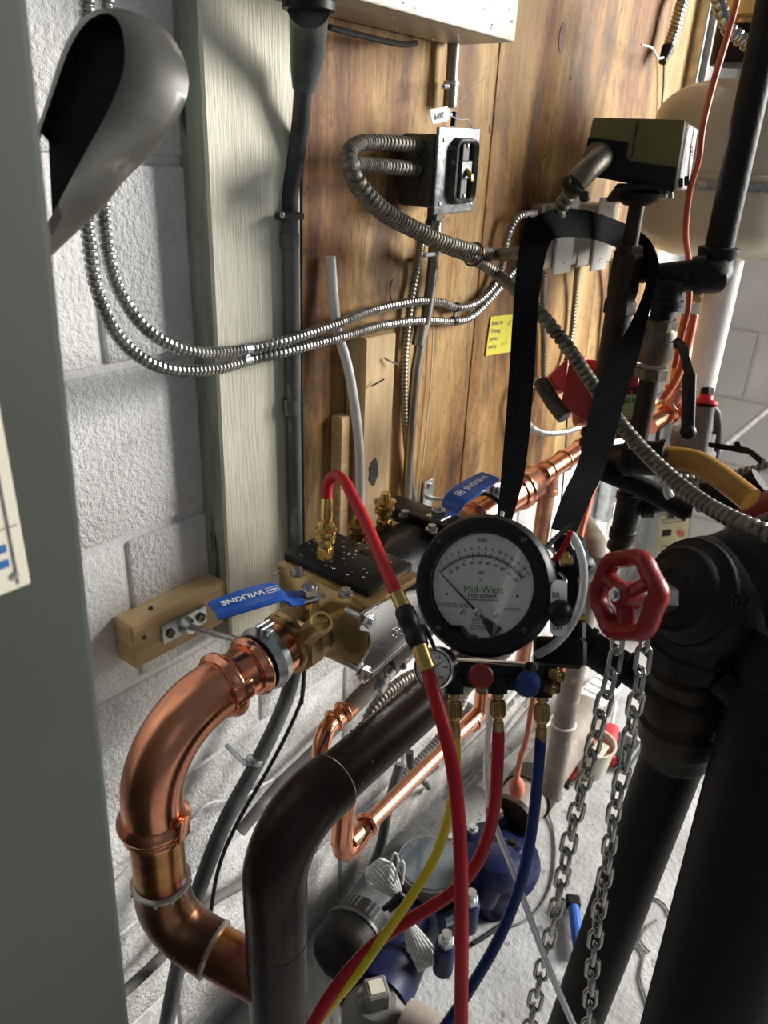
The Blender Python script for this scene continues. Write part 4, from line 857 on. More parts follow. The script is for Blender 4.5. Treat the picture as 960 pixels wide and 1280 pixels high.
# ---- manifold
MD = .735
ml, mr = P(556, 842, MD), P(702, 852, MD); mx = (mr-ml).normalized(); mz = (GN-mx*GN.dot(mx)).normalized(); my = mz.cross(mx)
man = MB(); man.box((ml+mr)/2-mz*.012, ((mr-ml).length, .024, .026), (mx, my, mz), bev=.003, seg=2)
for (x, y) in ((568, 862), (622, 862), (678, 866)): man.cyl(P(x, y-18, MD), P(x, y+4, MD), .010, .0095, 20)
man.build('manifold', M['black_plastic'], kit, label='black valve manifold block')
def knob(x, y, m, r, L=.012, dv=None, d=MD-.025):
    p = P(x, y, d); dv = dv or mz; b = MB(); n = 24; pr = [(0, r*.9), (.001, r), (L-.002, r), (L, r*.85), (L+.0005, 0)]
    b.lathe(p-dv*.004, dv, pr, n*2, mx)
    for k in range(n): a = 2*pi*k/n; w = dv.cross(mx); b.cyl(p-dv*.003+mx*cos(a)*r+w*sin(a)*r, p+dv*(L-.006)+mx*cos(a)*r+w*sin(a)*r, .0009, None, 5)
    o_ = b.build('valve_knob', M[m], kit); MB().cyl(p-dv*.025, p-dv*.003, .006).build('valve_stem', M['black_plastic'], o_); return o_
k1 = knob(601, 845, 'red_paint', .0112, .010); k1['label'] = 'red round valve knob'
k2 = knob(660, 853, 'blue_hose', .0108, .014, (mz*.8+mx*-.2-my*.45).normalized()); k2['label'] = 'dark blue round valve knob'
# small gauge on the left end
sg = P(541, 836, MD-.02); sn = (-FW*.93-RT*.33+UP*.1).normalized()
b = MB(); b.lathe(sg-sn*.022, sn, [(0, .018), (.001, .0195), (.020, .0195), (.022, .0180), (.0222, .0165), (.021, .0165), (.021, 0)], 40); b.build('line_gauge_case', M['stainless'], kit)
b = MB(); b.lathe(sg-sn*.0005, sn, [(0, .0180), (.0012, .0176), (.0014, .0166), (-.0040, .0166)], 40, caps=False); b.build('line_gauge_ring', M['ink'], kit)
d2 = MB().lathe(sg-sn*.0012, sn, [(0, .0164), (.0003, .0164), (.0004, 0)], 32).build('line_gauge_dial', M['dial'], kit)
su = (RT-sn*RT.dot(sn)).normalized(); sv = sn.cross(su)
b = MB()
for i in range(31):
    a = radians(225-270*i/30); L = .0022 if i % 3 == 0 else .0012; q_ = sg+su*cos(a)*.0155+sv*sin(a)*.0155-sn*.0006; b.tube([q_, q_-(su*cos(a)+sv*sin(a))*L], .00018, 4)
b.build('scale_marks', M['ink'], d2, kind='stuff')
for i, s_ in enumerate(('0', '40', '80', '120', '160', '200')):
    a = radians(225-270*i/5); text('lettering', s_, sg+su*cos(a)*.0112+sv*sin(a)*.0112-sn*.0006, su, sv, .0036, M['ink'], d2, th=.0001)
text('lettering', 'PSI', sg+sv*.0045-sn*.0006, su, sv, .0032, M['ink'], d2, th=.0001)
b = MB(); a = radians(38); q_ = su*cos(a)+sv*sin(a); w = sn.cross(q_); b.prism([(-.0006, -.004), (.0006, -.004), (.0002, .013), (-.0002, .013)], sg-sn*.0002, w, q_, .0003); b.lathe(sg-sn*.0006, sn, [(0, .002), (.001, .0015)], 12); b.build('line_gauge_needle', M['ink'], d2)
# brass swivels for the three hoses
def swivel(x0, y0, x1, y1, d, d1=None, s=1.0, name='hose_fitting'):
    a = P(x0, y0, d); b_ = P(x1, y1, d1 or d); L = (b_-a).length; u = (b_-a).normalized()
    b = MB(); b.lathe(a, u, [(0, .0060*s), (L*.16, .0060*s), (L*.17, .0048*s), (L*.22, .0048*s), (L*.24, .0068*s), (L*.58, .0072*s), (L*.62, .0062*s), (L*.64, .0046*s), (L*.72, .0046*s), (L*.73, .0056*s), (L, .0056*s)], 22)
    # knurling
    for k in range(22):
        w, w2 = perp(u); aa = 2*pi*k/22; rr = w*cos(aa)+w2*sin(aa); b.cyl(a+u*L*.27+rr*.0071*s, a+u*L*.56+rr*.0073*s, .0006*s, None, 4)
    return b.build(name, M['brass_dull'], kit)
swivel(568, 862, 569, 922, MD); swivel(622, 862, 623, 918, MD); swivel(678, 866, 676, 926, MD)
for (x, y) in ((700, 845), (693, 861)):
    b = MB(); u = (mx*.8+mz*.6).normalized(); p = P(x, y, MD-.01); b.hexa(p-u*.010, u, .0062, .010); b.lathe(p, u, [(0, .0046), (.003, .0046), (.003, .0028), (.001, .0026)], 16); b.build('flare_fitting', M['brass_dull'], kit)
# parts on the right flank of the case
b = MB(); f0 = P(716, 705, .80); b.box(P(712, 735, .80), (.030, .110, .030), (GU, GV, GN), bev=.004); b.box(P(700, 815, .78), (.05, .03, .03), (GU, GV, GN), bev=.004); b.build('bypass_block', M['black_plastic'], kit)
b = MB(); u = (RT*.9-FW*.4).normalized(); p = P(716, 700, .79); b.lathe(p, u, [(0, .0115), (.002, .0125), (.012, .0125), (.014, .011), (.0145, 0)], 28); b.cyl(p-u*.012, p, .006); b.build('valve_knob', M['blue_hose'], kit, label='dark blue side valve knob')
for (x, y, r) in ((700, 701, .0062), (696, 694, .004)): MB().hexa(P(x, y, .775), RT, r, .012).build('flare_fitting', M['brass'], kit)
q = sq(.016, .052, .007); b = MB(); b.prism(q, P(697, 760, .715), GU*.75+GN*-.6, GV, .004); wt = b.build('valve_tag', M['white_plastic'], kit, label='white tag behind a black knob')
text('lettering', 'BR', P(695, 744, .707), GU*.75+GN*-.6, GV, .007, M['ink'], wt); text('lettering', 'OH', P(697, 785, .707), GU*.75+GN*-.6, GV, .006, M['ink'], wt)
b = MB(); p = P(700, 766, .705); b.ball(p, .0125, 18, (RT*.5-FW).normalized(), .8); b.build('valve_knob', M['black_plastic'], kit)
for (x, y) in ((720, 772), (722, 725)): MB().hexa(P(x, y, .775), (RT-FW*.3).normalized(), .0045, .010).build('flare_fitting', M['brass'], kit)
for (x, y) in ((682, 680), (695, 712)): MB().tube([P(x, y, .80), P(x+12, y+14, .78), P(x+4, y+40, .775)], .0022, 8, sm=.004).build('tubing', M['zinc'], kit)
# ---- hoses
def hose(name, lab, pts, r, m, n=16, cat='hose'):
    return tag(MB().tube([P(*q) for q in pts], r, n, sm=.008).build(name, M[m]), lab, cat)
tcx = b1
t = thing('test_hose', 'red test hose arching from the front brass test cock down to the black shut-off valve', 'hose', P(490, 720, .78))
dtc = (tcx-CAM).dot(FW)
MB().tube([P(409, 632, dtc-.012), P(409, 612, dtc-.012), P(412, 600, dtc-.015), P(420, 594, dtc-.025), P(431, 602, dtc-.045), P(443, 625, dtc-.07), P(458, 655, dtc-.09), P(475, 695, dtc-.12), P(490, 730, dtc-.145), P(499, 750, dtc-.155)], .0062, 18, sm=.006).build('rubber_hose', M['red_hose'], t)
b = MB(); a = tcx+ZA*.024; L = .042; u = (P(409, 628, dtc-.012)-a).normalized(); L = (P(409, 624, dtc-.012)-a).length
b.lathe(a, u, [(0, .0095), (.002, .0105), (.0155, .0105), (.018, .0085), (.020, .0065), (.022, .0065), (.024, .0072), (L, .0070)], 24)
for k in range(26): w, w2 = perp(u); aa = 2*pi*k/26; rr = w*cos(aa)+w2*sin(aa); b.cyl(a+u*.003+rr*.0104, a+u*.015+rr*.0104, .0007, None, 4)
b.build('swivel_nut', M['brass'], t)
MB().cyl(P(496, 741, dtc-.153), P(505, 761, dtc-.160), .0072, None, 20).build('ferrule', M['brass_dull'], t)
t = thing('shutoff_valve', 'black plastic hose shut-off valve with brass ferrules left of the big gauge', 'valve', P(517, 790, .72))
dv_ = dtc-.160
b = MB(); A_, B_ = P(504, 760, dv_), P(526, 812, dv_-.02); u = (B_-A_).normalized(); L = (B_-A_).length
b.lathe(A_, u, [(0, .0080), (.003, .0095), (L*.35, .0098), (L*.42, .0088), (L*.62, .0088), (L*.68, .0098), (L-.003, .0090), (L, .007)], 20); b.build('valve_body', M['black_plastic'], t)
w = u.cross(FW).normalized(); b = MB(); m_ = A_.lerp(B_, .55); b.cyl(m_, m_+RT*.012+FW*.004, .006, .005, 14); b.box(m_+RT*.013+FW*.004+u*.008, (.004, .024, .010), (RT, u, FW), bev=.002); b.build('valve_toggle', M['black_plastic'], t)
MB().cyl(P(524, 808, dv_-.02), P(535, 838, dv_-.03), .0076, None, 20, ch=.0006).build('ferrule', M['brass_dull'], t)
hose('test_hose', 'thick red hose hanging straight down the middle from the black shut-off valve', [(532, 832, .715), (541, 862, .70), (555, 910, .69), (566, 960, .685), (573, 1020, .68), (576, 1090, .68), (577, 1180, .69), (576, 1330, .72)], .0064, 'red_hose', 18)
hose('test_hose', 'yellow hose curving from the left brass fitting of the manifold to bottom left', [(569, 918, MD), (570, 945, MD), (569, 975, .735), (561, 1020, .735), (545, 1068, .74), (516, 1118, .74), (480, 1170, .74), (448, 1215, .735), (415, 1255, .73), (380, 1300, .73)], .0047, 'yellow_hose')
hose('test_hose', 'red hose crossing behind others from the middle manifold fitting to bottom left', [(623, 914, MD), (622, 950, MD), (619, 1000, .74), (610, 1045, .75), (592, 1085, .755), (562, 1118, .755), (520, 1145, .75), (478, 1172, .745), (445, 1203, .74), (415, 1242, .73), (380, 1300, .72)], .0062, 'red_hose')
hose('test_hose', 'dark blue hose hanging from the right brass fitting of the manifold', [(676, 922, MD), (673, 960, MD), (667, 1020, .74), (657, 1080, .745), (642, 1130, .75), (620, 1180, .755), (594, 1225, .76), (562, 1275, .765), (520, 1330, .77)], .0056, 'blue_hose')
hose('clear_hose', 'clear plastic hose dangling below the manifold down to the bottom edge', [(614, 872, .80), (610, 920, .79), (608, 960, .785), (611, 1000, .78), (622, 1040, .775), (642, 1090, .77), (660, 1140, .76), (682, 1200, .75), (703, 1250, .745), (725, 1300, .74)], .0032, 'clear_tube', 12)
hose('clear_hose', 'clear plastic hose curving round the right side of the big gauge', [(714, 668, .76), (722, 680, .755), (729, 705, .75), (729, 735, .745), (722, 765, .74), (708, 790, .74), (690, 808, .745), (672, 818, .76)], .0042, 'clear_tube', 14)
hose('red_tube', 'thin dark red tube joining the strap end and the right side of the gauge', [(713, 664, .757), (708, 678, .76), (700, 692, .77), (690, 702, .78)], .0030, 'red_hose', 10, 'tube')
hose('orange_wire', 'orange wire passing behind the gauge and under the black strap', [(752, 575, 1.3), (744, 605, 1.28), (731, 650, 1.24), (722, 690, 1.2), (712, 740, 1.15), (706, 790, 1.12), (702, 840, 1.1)], .0045, 'orange_wire', 10, 'wire')
hose('salmon_wire', 'salmon pink wire hanging behind the blue hose fitting down to a pipe cap', [(668, 868, 1.15), (664, 890, 1.18), (659, 920, 1.22), (650, 950, 1.27), (645, 975, 1.3)], .0048, 'salmon', 10, 'wire')
# ---- strap: one webbing loop over the pipework
t = thing('hanging_strap', 'long black webbing strap looped over the pipes and holding the gauge', 'strap', P(700, 300, .95))
b = MB(); b.ribbon([P(621, 648, .775), P(626, 600, .80), P(631, 540, .83), (P(637, 460, .86)), P(642, 380, .88), P(649, 310, .90), P(660, 270, .905)],
                   [P(640, 650, .775), P(654, 600, .80), P(662, 540, .83), (P(668, 460, .86)), P(673, 380, .88), P(682, 320, .90), P(694, 292, .905)], .0022); b.build('left_webbing', M['black_web'], t)
b = MB(); b.ribbon([P(656, 284, .91), P(675, 268, .90), P(700, 261, .915), P(732, 263, .96), P(762, 272, 1.01), P(792, 285, 1.04), P(812, 300, 1.03), P(822, 322, .985), P(826, 345, .955)],
                   [P(690, 300, .91), P(695, 298, .90), P(706, 296, .915), P(728, 297, .96), P(752, 302, 1.01), P(778, 313, 1.04), P(797, 326, 1.03), P(806, 340, .985), P(809, 352, .955)], .0022); b.build('top_webbing', M['black_web'], t)
b = MB(); b.ribbon([P(811, 322, .975), P(806, 360, .955), P(791, 398, .945), P(768, 440, .93), P(745, 486, .91), P(724, 573, .86), P(704, 618, .82), P(689, 660, .79)],
                   [P(824, 330, .965), P(818, 365, .95), P(808, 405, .94), P(797, 450, .93), P(783, 492, .91), P(759, 578, .86), P(738, 625, .82), P(719, 668, .79)], .0022); b.build('right_webbing', M['black_web'], t)
b = MB(); b.tube([P(628, 640, .775), P(626, 655, .77), P(632, 660, .765), P(640, 652, .77)], .0022, 8, sm=.004); b.build('left_ring', M['steel'], t)
b = MB(); b.tube([P(716, 655, .785), P(700, 668, .785), P(676, 690, .775)], .0026, 8, sm=.004); b.tube([P(708, 660, .785), P(712, 680, .785), P(722, 700, .785)], .0022, 8, sm=.004); b.build('right_ring', M['cast_box'], t)
# ================================================================ RIGHT-HAND PIPEWORK
def fitting(b, p, ax_, L, r, lip=.003, n=28):
    """malleable iron fitting with rolled lips at both ends, centred on p"""
    a = V(ax_).normalized(); p = V(p)-a*L/2
    b.lathe(p, a, [(0, r*.9), (.0, r+lip), (.007, r+lip), (.009, r), (L-.009, r), (L-.007, r+lip), (L, r+lip), (L, r*.9)], n)
# --- pipe A: carries the actuator, ends in the elbow that feeds the yellow sleeve
pa = thing('actuator_pipe', 'dark iron riser under the boxy actuator passing behind the black strap', 'pipe', P(750, 570, 1.02))
A0 = P(797, 250, .98)
def va(y, base=A0): # point of the vertical through base at image row y
    lo, hi = -1.4, .6
    for _ in range(40):
        m_ = (lo+hi)/2; q = base+ZA*m_-CAM; yy = 640-FOC*q.dot(UP)/q.dot(FW)
        if yy > y: lo = m_
        else: hi = m_
    return base+ZA*m_
b = MB(); b.cyl(va(245), va(310), .0100, None, 20); b.hexa(va(306), -ZA, .0185, .022); b.build('valve_stem_tube', M['iron_brown'], pa)
b = MB(); b.lathe(va(312), (va(400)-va(312)), [(0, .012), (.004, .020), (.050, .0215), (.060, .0200), ((va(385)-va(312)).length-.012, .0195), ((va(385)-va(312)).length-.008, .0225), ((va(385)-va(312)).length+.006, .0225), ((va(385)-va(312)).length+.008, .0180)], 8); b.build('valve_body', M['iron_brown'], pa)
s0_ = va(340)+(RT*.8+FW*.2)*.03
MB().cyl(va(340), va(340)+(RT*.9+FW*.2).normalized()*.030, .014, .013, 20, ch=.002).build('side_port', M['iron'], pa)
pe = P(752, 572, (va(570)-CAM).dot(FW))
b = MB(); b.tube([va(385), va(560)], .0180, 24); b.build('riser', M['iron_brown'], pa)
EP = va(572)
E1, E2 = P(800, 572, 1.0), P(838, 574, .98)
b = MB(); b.tube([va(540), va(562), EP.lerp(E1, .25)-ZA*.004, E1, E1.lerp(E2, .55)], .0215, 24, sm=.008); fitting(b, va(548), ZA, .022, .022); fitting(b, E1.lerp(E2, .2), E2-E1, .05, .0225); b.build('elbow', M['iron'], pa)
# --- yellow sleeve
tag(MB().tube([P(815, 572, .985), P(840, 573, .98), P(868, 577, .97), P(892, 590, .95), P(915, 607, .93), P(938, 625, .91)], .0150, 22, sm=.008).build('yellow_pipe', M['yellow_sleeve']), 'yellow brown coated gas pipe curving down to the right', 'pipe')
# --- pipe B: tee, ball valve, lower tee
pb = thing('valve_pipe', 'dark iron pipe with ball valve and tees left of the white pipe', 'pipe', P(786, 690, 1.1))
B0 = P(829, 385, 1.00)
def vb_(y): return va(y, B0)
T0 = P(842, 347, 1.0)
b = MB(); tx = (P(885, 342, .985)-T0).normalized(); b.lathe(T0-tx*.030, tx, [(0, .019), (0, .0235), (.008, .0235), (.010, .020), (.058, .020), (.060, .0235), (.070, .0235), (.070, .018)], 28); b.cyl(vb_(349), vb_(385), .0200, None, 24); fitting(b, vb_(380), ZA, .012, .0205); b.build('tee', M['iron'], pb)
text('cast_lettering', 'anvil', P(851, 347, .975), tx, ZA, .010, M['iron_brown'], pb, th=.0006)
b = MB(); b.cyl(vb_(380), vb_(420), .0150, None, 20); b.build('nipple', M['iron'], pb)
b = MB(); b.hexa(vb_(398), -ZA, .0225, .016, 8); b.lathe(vb_(408), -ZA, [(0, .020), (.006, .0235), (.040, .0235), (.048, .019)], 24); b.hexa(vb_(458), -ZA, .0225, .016, 8); b.build('ball_valve', M['bronze_valve'], pb, label='dull bronze ball valve')
hv = vb_(430)+(RT*.85-FW*.3)*.026
b = MB(); b.cyl(vb_(430), hv, .008, None, 14); b.hexa(hv, (RT*.9-FW*.3).normalized(), .008, .006)
b.build('valve_stem', M['iron_brown'], pb)
lvr = thing('valve_lever', 'black dipped lever hanging from the bronze ball valve', 'lever', P(860, 540, .97))
lvr.parent = None
b = MB(); b.ribbon([P(838, 428, .968), P(846, 430, .965), P(851, 446, .962), P(856, 470, .96)], [P(848, 422, .968), P(858, 432, .965), P(862, 448, .962), P(868, 470, .96)], .003); b.build('steel_arm', M['iron_brown'], lvr)
b = MB(); b.tube([P(862, 468, .96), P(861, 500, .962), P(860, 528, .965), P(860, 541, .966)], [.0072, .0078, .009, .0085] if False else .0085, 16, sm=.005, flat=.7); b.ball(P(860, 540, .966), .0105, 14); b.build('grip', M['rubber'], lvr)
b = MB(); b.cyl(vb_(470), vb_(640), .0132, None, 22); b.build('middle_pipe', M['iron_brown'], pb)
C0 = vb_(612); C0 = P(789, 612, (C0-CAM).dot(FW))
def vc_(y): return va(y, C0)
b = MB(); b.lathe(vc_(616), -ZA, [(0, .014), (0, .0195), (.010, .0195), (.012, .0175), (.058, .0175), (.060, .0195), (.070, .0195), (.070, .0150)], 26); hx = (P(835, 632, (vc_(632)-CAM).dot(FW)-.01)-vc_(632)).normalized(); b.lathe(vc_(632)+hx*.012, hx, [(0, .014), (.006, .015), (.008, .0185), (.022, .0185), (.023, .014)], 24); b.build('lower_tee', M['iron'], pb)
b = MB(); b.cyl(vc_(655), vc_(705), .0135, None, 20); fitting(b, vc_(676), ZA, .024, .0165); b.build('bottom_nipple', M['iron_brown'], pb); b = MB(); b.cyl(vc_(560), vc_(618), .0130, None, 20); b.build('upper_nipple', M['iron_brown'], pb)
dq = (vc_(632)-CAM).dot(FW)
ph = thing('black_branch_pipe', 'horizontal dark pipe with unions running right from the lower tee', 'pipe', P(860, 640, dq))
b = MB(); b.cyl(vc_(632)+hx*.03, P(940, 612, dq-.10), .0125, None, 20); b.build('pipe', M['rubber'], ph)
for (x, y, L, r) in ((848, 630, .03, .0180), (882, 622, .022, .0175), (905, 618, .05, .020)):
    b = MB(); fitting(b, P(x, y, dq-.03-(x-848)*.0006), hx, L, r, .003); b.build('union_fitting', M['iron'], ph)
b = MB(); b.ball(P(905, 625, dq-.07), .024, 18); b.cyl(P(905, 625, dq-.07), P(950, 600, dq-.10), .018, None, 18); b.build('valve_body', M['iron'], ph)
tag(MB().tube([P(745, 585, 1.05), P(790, 603, 1.04), P(828, 622, 1.03), P(862, 640, 1.02)], .0145, 18, sm=.02).build('black_pipe', M['iron']), 'short dark sloping pipe under the elbow behind the dusty cable', 'pipe')
# --- long vertical pipe C with elbow into the tee
pc_ = thing('black_riser', 'thick black iron pipe running up to the top right corner with elbow into the tee', 'pipe', P(895, 330, .985))
CC = P(902, 296, .985)
b = MB(); b.cyl(va(325, CC), CC+ZA*.75, .0180, None, 28); b.build('riser', M['iron'], pc_)
b = MB(); top = va(312, CC); b.tube([top, va(330, CC), P(893, 346, .985), P(878, 344, .987), P(866, 345, .99)], .0210, 26, sm=.006); b.lathe(va(322, CC), ZA, [(0, .020), (0, .0245), (.008, .0255), (.012, .0255), (.014, .019)], 28); b.lathe(P(870, 345, .988)-tx*.004, tx, [(0, .020), (.0, .0245), (.010, .0245), (.011, .020)], 28); b.build('elbow', M['iron'], pc_)
# --- actuator
act = thing('valve_actuator', 'boxy olive and black zone valve actuator with silver side on top of the riser', 'actuator', P(797, 240, .97))
d1, d2_ = .90, .885
F = [P(742, 147, .93), P(857, 150, .895), P(844, 238, .935), P(728, 216, .965)]
bk = P(873, 160, .985)-P(857, 150, .895)
b = MB(); b.hexah(F, bk, .004, 3); b.build('base_case', M['steel'], act, label='brushed silver base plate and side')
up_, sd2 = (F[0]-F[3]), (F[1]-F[0]); nn = sd2.cross(up_).normalized(); nn = nn if nn.dot(FW) < 0 else -nn
def fp_(u, v, h=0): return F[3].lerp(F[2], u).lerp(F[0].lerp(F[1], u), v)+nn*h
b = MB(); b.hexah([fp_(-.003, 1.01, .006), fp_(1.003, 1.01, .006), fp_(1.003, -.01, .006), fp_(-.003, -.01, .006)], bk*.05-nn*.006, .003, 3); b.build('cover', M['olive_plastic'], act, label='olive plastic cover')
b = MB(); poly = [(-.004, -.012), (.985, -.012), (.985, .34), (.50, .34), (.44, .40), (.44, .64), (-.004, .66)]
o_ = F[3]; uu = (F[2]-F[3]); vv_ = (F[0]-F[3]); 
b.add([fp_(x, y, .0075) for x, y in poly]+[fp_(x, y, .004) for x, y in poly], [list(range(7))[::-1], [7+i for i in range(7)]]+[[i, (i+1) % 7, 7+(i+1) % 7, 7+i] for i in range(7)]); b.build('front_plate', M['black_plastic'], act, label='L-shaped black front plate')
b = MB(); b.tube([fp_(.50, .40, .0068), fp_(.50, 1.0, .0068)], .0006, 4); b.build('cover_seam', M['ink'], act)
for (px, py) in ((851, 229), (858, 226)): MB().box(P(px, py, .93), (.004, .004, .010), (RT, FW, UP)).build('slot', M['ink'], act)
text('lettering', 'TAC', P(864, 190, .93), -UP+RT*.1, RT*.8+FW*.5, .009, M['ink_grey'], act)
b = MB(); b.box(P(797, 241, .955), (.066, .045, .006), (RT, FW, UP), bev=.002); b.lathe(P(797, 240, .965), -ZA, [(0, .03), (.01, .026), (.016, .014)], 20); b.build('mounting_flange', M['iron'], act)
for (x, y) in ((832, 244), (839, 245)): MB().cyl(P(x, y-6, .94), P(x, y+4, .94), .003, None, 8).build('lock_screw', M['steel'], act)
c_ = fp_(.14, .33, .007)
b = MB(); dn = (P(712, 234, .895)-P(752, 198, .90)).normalized()
b.tube([c_, P(752, 196, .915), P(744, 204, .90), P(731, 216, .893), P(720, 228, .895)], [.0135]*5 if False else .0135, 20, sm=.006); b.lathe(c_-nn*.001, nn, [(0, .018), (.004, .018), (.006, .0135)], 20)
b.build('cable_elbow', M['bronze_valve'], act)
b = MB(); b.cyl(P(722, 226, .893), P(711, 240, .90), .0120, .0105, 18); b.cyl(P(708, 227, .885), P(731, 246, .89), .0035, None, 10); b.ball(P(708, 227, .885), .0065, 12); b.ball(P(731, 246, .89), .0065, 12); b.build('cable_clamp', M['iron_brown'], act)
# --- expansion tank
tk_ = thing('expansion_tank', 'cream painted expansion tank hanging at the top right', 'tank', P(905, 325, 1.45))
TC = P(912, 205, 1.42); Rt = .145; zt0 = va(322, TC).z; zt1 = va(100, TC).z
h_ = zt1-zt0; b = MB(); pr = []
for k in range(9): a = pi/2*k/8; pr.append((.055-.055*cos(a), Rt*(.25+.75*sin(a))))
for k in range(9): a = pi/2*k/8; pr.append((h_-.065+.065*sin(a), Rt*(.25+.75*cos(a))))
pr = [(0, 0)]+pr+[(h_, 0)]
b.lathe((TC.x, TC.y, zt0), ZA, pr, 64); b.build('shell', M['tank_paint'], tk_, angle=50)
b = MB(); b.lathe((TC.x, TC.y, zt0+h_*.47), ZA, [(0, Rt), (.002, Rt+.003), (.006, Rt+.003), (.008, Rt)], 64); b.build('seam_band', M['tank_paint'], tk_)
# --- bright link strap round the tank
zc = va(232, P(880, 232, 1.30)).z; n = 50
lm = None
strap_t = thing('chain_strap', 'flat roller-style chain strap wrapped round the cream tank', 'chain', (TC.x, TC.y, zc))
for i in range(0, n):
    a = 2*pi*i/n; p = V((TC.x+(Rt+.003)*cos(a), TC.y+(Rt+.003)*sin(a), zc)); rd = V((cos(a), sin(a), 0)); tg_ = V((-sin(a), cos(a), 0))
    if rd.dot(CAM-p) < 0.0: continue
    if lm is None:
        q = MB(); st = [(.0070*cos(t*pi/5), .0070*sin(t*pi/5)) for t in range(10)]
        q.prism([(x-.0046 if x < 0 else x+.0046, y*(1 if abs(x) > .0015 else .6)) for x, y in st], V((0, 0, -.0006)), XA, YA, .0012)
        q.lathe((.0095, 0, 0), ZA, [(0, .0038), (.0022, .0034)], 8)
        lm = bpy.data.meshes.new('link'); lm.from_pydata([tuple(v) for v in q.v], [], q.f); lm.materials.append(M['chain_steel'])
    o = bpy.data.objects.new('link', lm); COL.objects.link(o); o.parent = strap_t
    o.matrix_local = Matrix.Translation(p-worldloc(strap_t)) @ Matrix((tg_, ZA, rd)).transposed().to_4x4()
# --- things above and beside the tank
tag(MB().cyl(va(82, P(925, 82, 1.36)), va(82, P(925, 82, 1.36))+ZA*.075, .052, None, 32, ch=.002).build('black_coupling', M['iron']), 'wide black cylinder standing on top of the cream tank', 'pipe')
b = MB(); p = va(14, P(935, 14, 1.30)); b.hexa(p-ZA*.012, ZA, .045, .035, 6); b.cyl(p-ZA*.02, p+ZA*.15, .028, None, 24); tag(b.build('brass_hex_fitting', M['brass_dull']), 'brass hexagon fitting in the top right corner', 'fitting')
tag(MB().tube([P(958, 8, .97), P(952, 18, .96), P(955, 30, .96), P(975, 30, .96)], .006, 12, sm=.004).build('yellow_tag', M['yellow_hose']), 'yellow plastic loop at the top right corner', 'tag')
tag(MB().bx([P(893, -25, 1.2), P(900, 8, 1.2), P(910, 35, 1.2), P(925, 48, 1.2), P(950, 66, 1.2), P(985, 90, 1.2)], .0105, .010, n=10).build('metal_clad_cable', M['chain_steel']), 'armoured cable crossing the top right corner behind the black riser', 'cable')
hose('red_cable', 'red orange cable running down from the top edge past the cream tank', [(926, -30, .95), (920, 5, .95), (906, 55, .95), (890, 110, .955), (878, 160, .96), (873, 200, .98), (862, 240, 1.02), (857, 290, 1.06), (861, 330, 1.1), (861, 380, 1.12), (852, 420, 1.14), (843, 460, 1.16)], .0042, 'orange_wire', 12, 'cable')
# --- white pipe, copper behind, ring of cable
WP = P(888, 420, 1.55)
t = thing('white_pipe', 'white painted vertical pipe in front of the grey end wall', 'pipe', va(560, WP))
MB().cyl(va(300, WP), va(600, WP), .0310, None, 32).build('pipe', M['white_paint'], t)
MB().lathe(va(378, P(866, 378, 1.52)), ZA, [(0, .012), (.004, .015), (.012, .015), (.013, .011), (.03, .011), (.031, .015), (.04, .015)], 20).build('brass_union', M['brass'], t)
t = thing('copper_elbow', 'copper elbow behind the valve pipe beside the white pipe', 'pipe', P(830, 525, 1.35))
b = MB(); b.tube([P(862, 395, 1.38), P(855, 430, 1.38), P(847, 480, 1.38), P(841, 500, 1.38), P(832, 518, 1.37), P(812, 532, 1.35)], .0160, 20, sm=.01)
bead(b, P(846, 486, 1.38), P(846, 486, 1.38)-P(842, 502, 1.38), .0195, .006, .004); bead(b, P(834, 515, 1.37), P(834, 515, 1.37)-P(822, 526, 1.36), .0195, .006, .004); b.build('elbow', M['copper'], t)
tag(MB().tube([P(868, 395, 1.3), P(858, 440, 1.3), P(845, 475, 1.3), P(828, 500, 1.3)], .0065, 12, sm=.01).build('orange_pipe', M['orange_wire']), 'orange cable beside the copper elbow', 'cable')
# --- grey pressure regulator with red caps behind
t = thing('pressure_regulator', 'dusty grey relief valve with pink red caps in front of the end wall', 'valve', P(850, 590, 1.5))
b = MB(); b.lathe(P(852, 608, 1.45), ZA, [(0, .030), (.02, .052), (.045, .054), (.05, .046), (.075, .046), (.08, .040), (.11, .038), (.115, .02)], 28); b.build('body', M['dusty_grey'], t)
b = MB(); q_ = P(852, 608, 1.45); b.cyl(q_+ZA*.012, (XE+.005, q_.y, q_.z+.012), .007, None, 12); b.build('wall_pipe', M['dusty_grey'], t)
b = MB(); b.cyl(P(852, 522, 1.45), P(854, 492, 1.45), .022, .018, 20, ch=.003); b.build('red_cap', M['red_bright'], t)
b = MB(); b.tube([P(866, 622, 1.4), P(874, 560, 1.38), P(881, 508, 1.36)], .017, 16); b.build('side_tube', M['dusty_grey'], t)
b = MB(); b.lathe(P(881, 506, 1.36), (P(883, 494, 1.36)-P(881, 506, 1.36)), [(0, .022), (.006, .022), (.007, .013), (.016, .012)], 18); b.build('pink_ring', M['red_bright'], t)
b = MB(); b.hexa(P(883, 495, 1.36), P(884, 485, 1.36)-P(883, 495, 1.36), .012, .014); b.build('cap_nut', M['iron'], t)
b = MB(); b.lathe(P(872, 545, 1.385), P(873, 538, 1.385)-P(872, 545, 1.385), [(0, .016), (.001, .0195), (.006, .0195), (.007, .016)], 18); b.lathe(P(858, 592, 1.42), ZA, [(0, .02), (.001, .034), (.010, .034), (.011, .02)], 20); b.build('pink_ring', M['red_bright'], t)
tag(MB().tube([P(885, 508, 1.37), P(895, 515, 1.38), (P(897, 545, 1.40)), P(893, 575, 1.42), P(884, 600, 1.42)], .0075, 12, sm=.01).build('rubber_tube', M['dark_tape']), 'grey rubber tube looping right of the grey relief valve', 'tube')
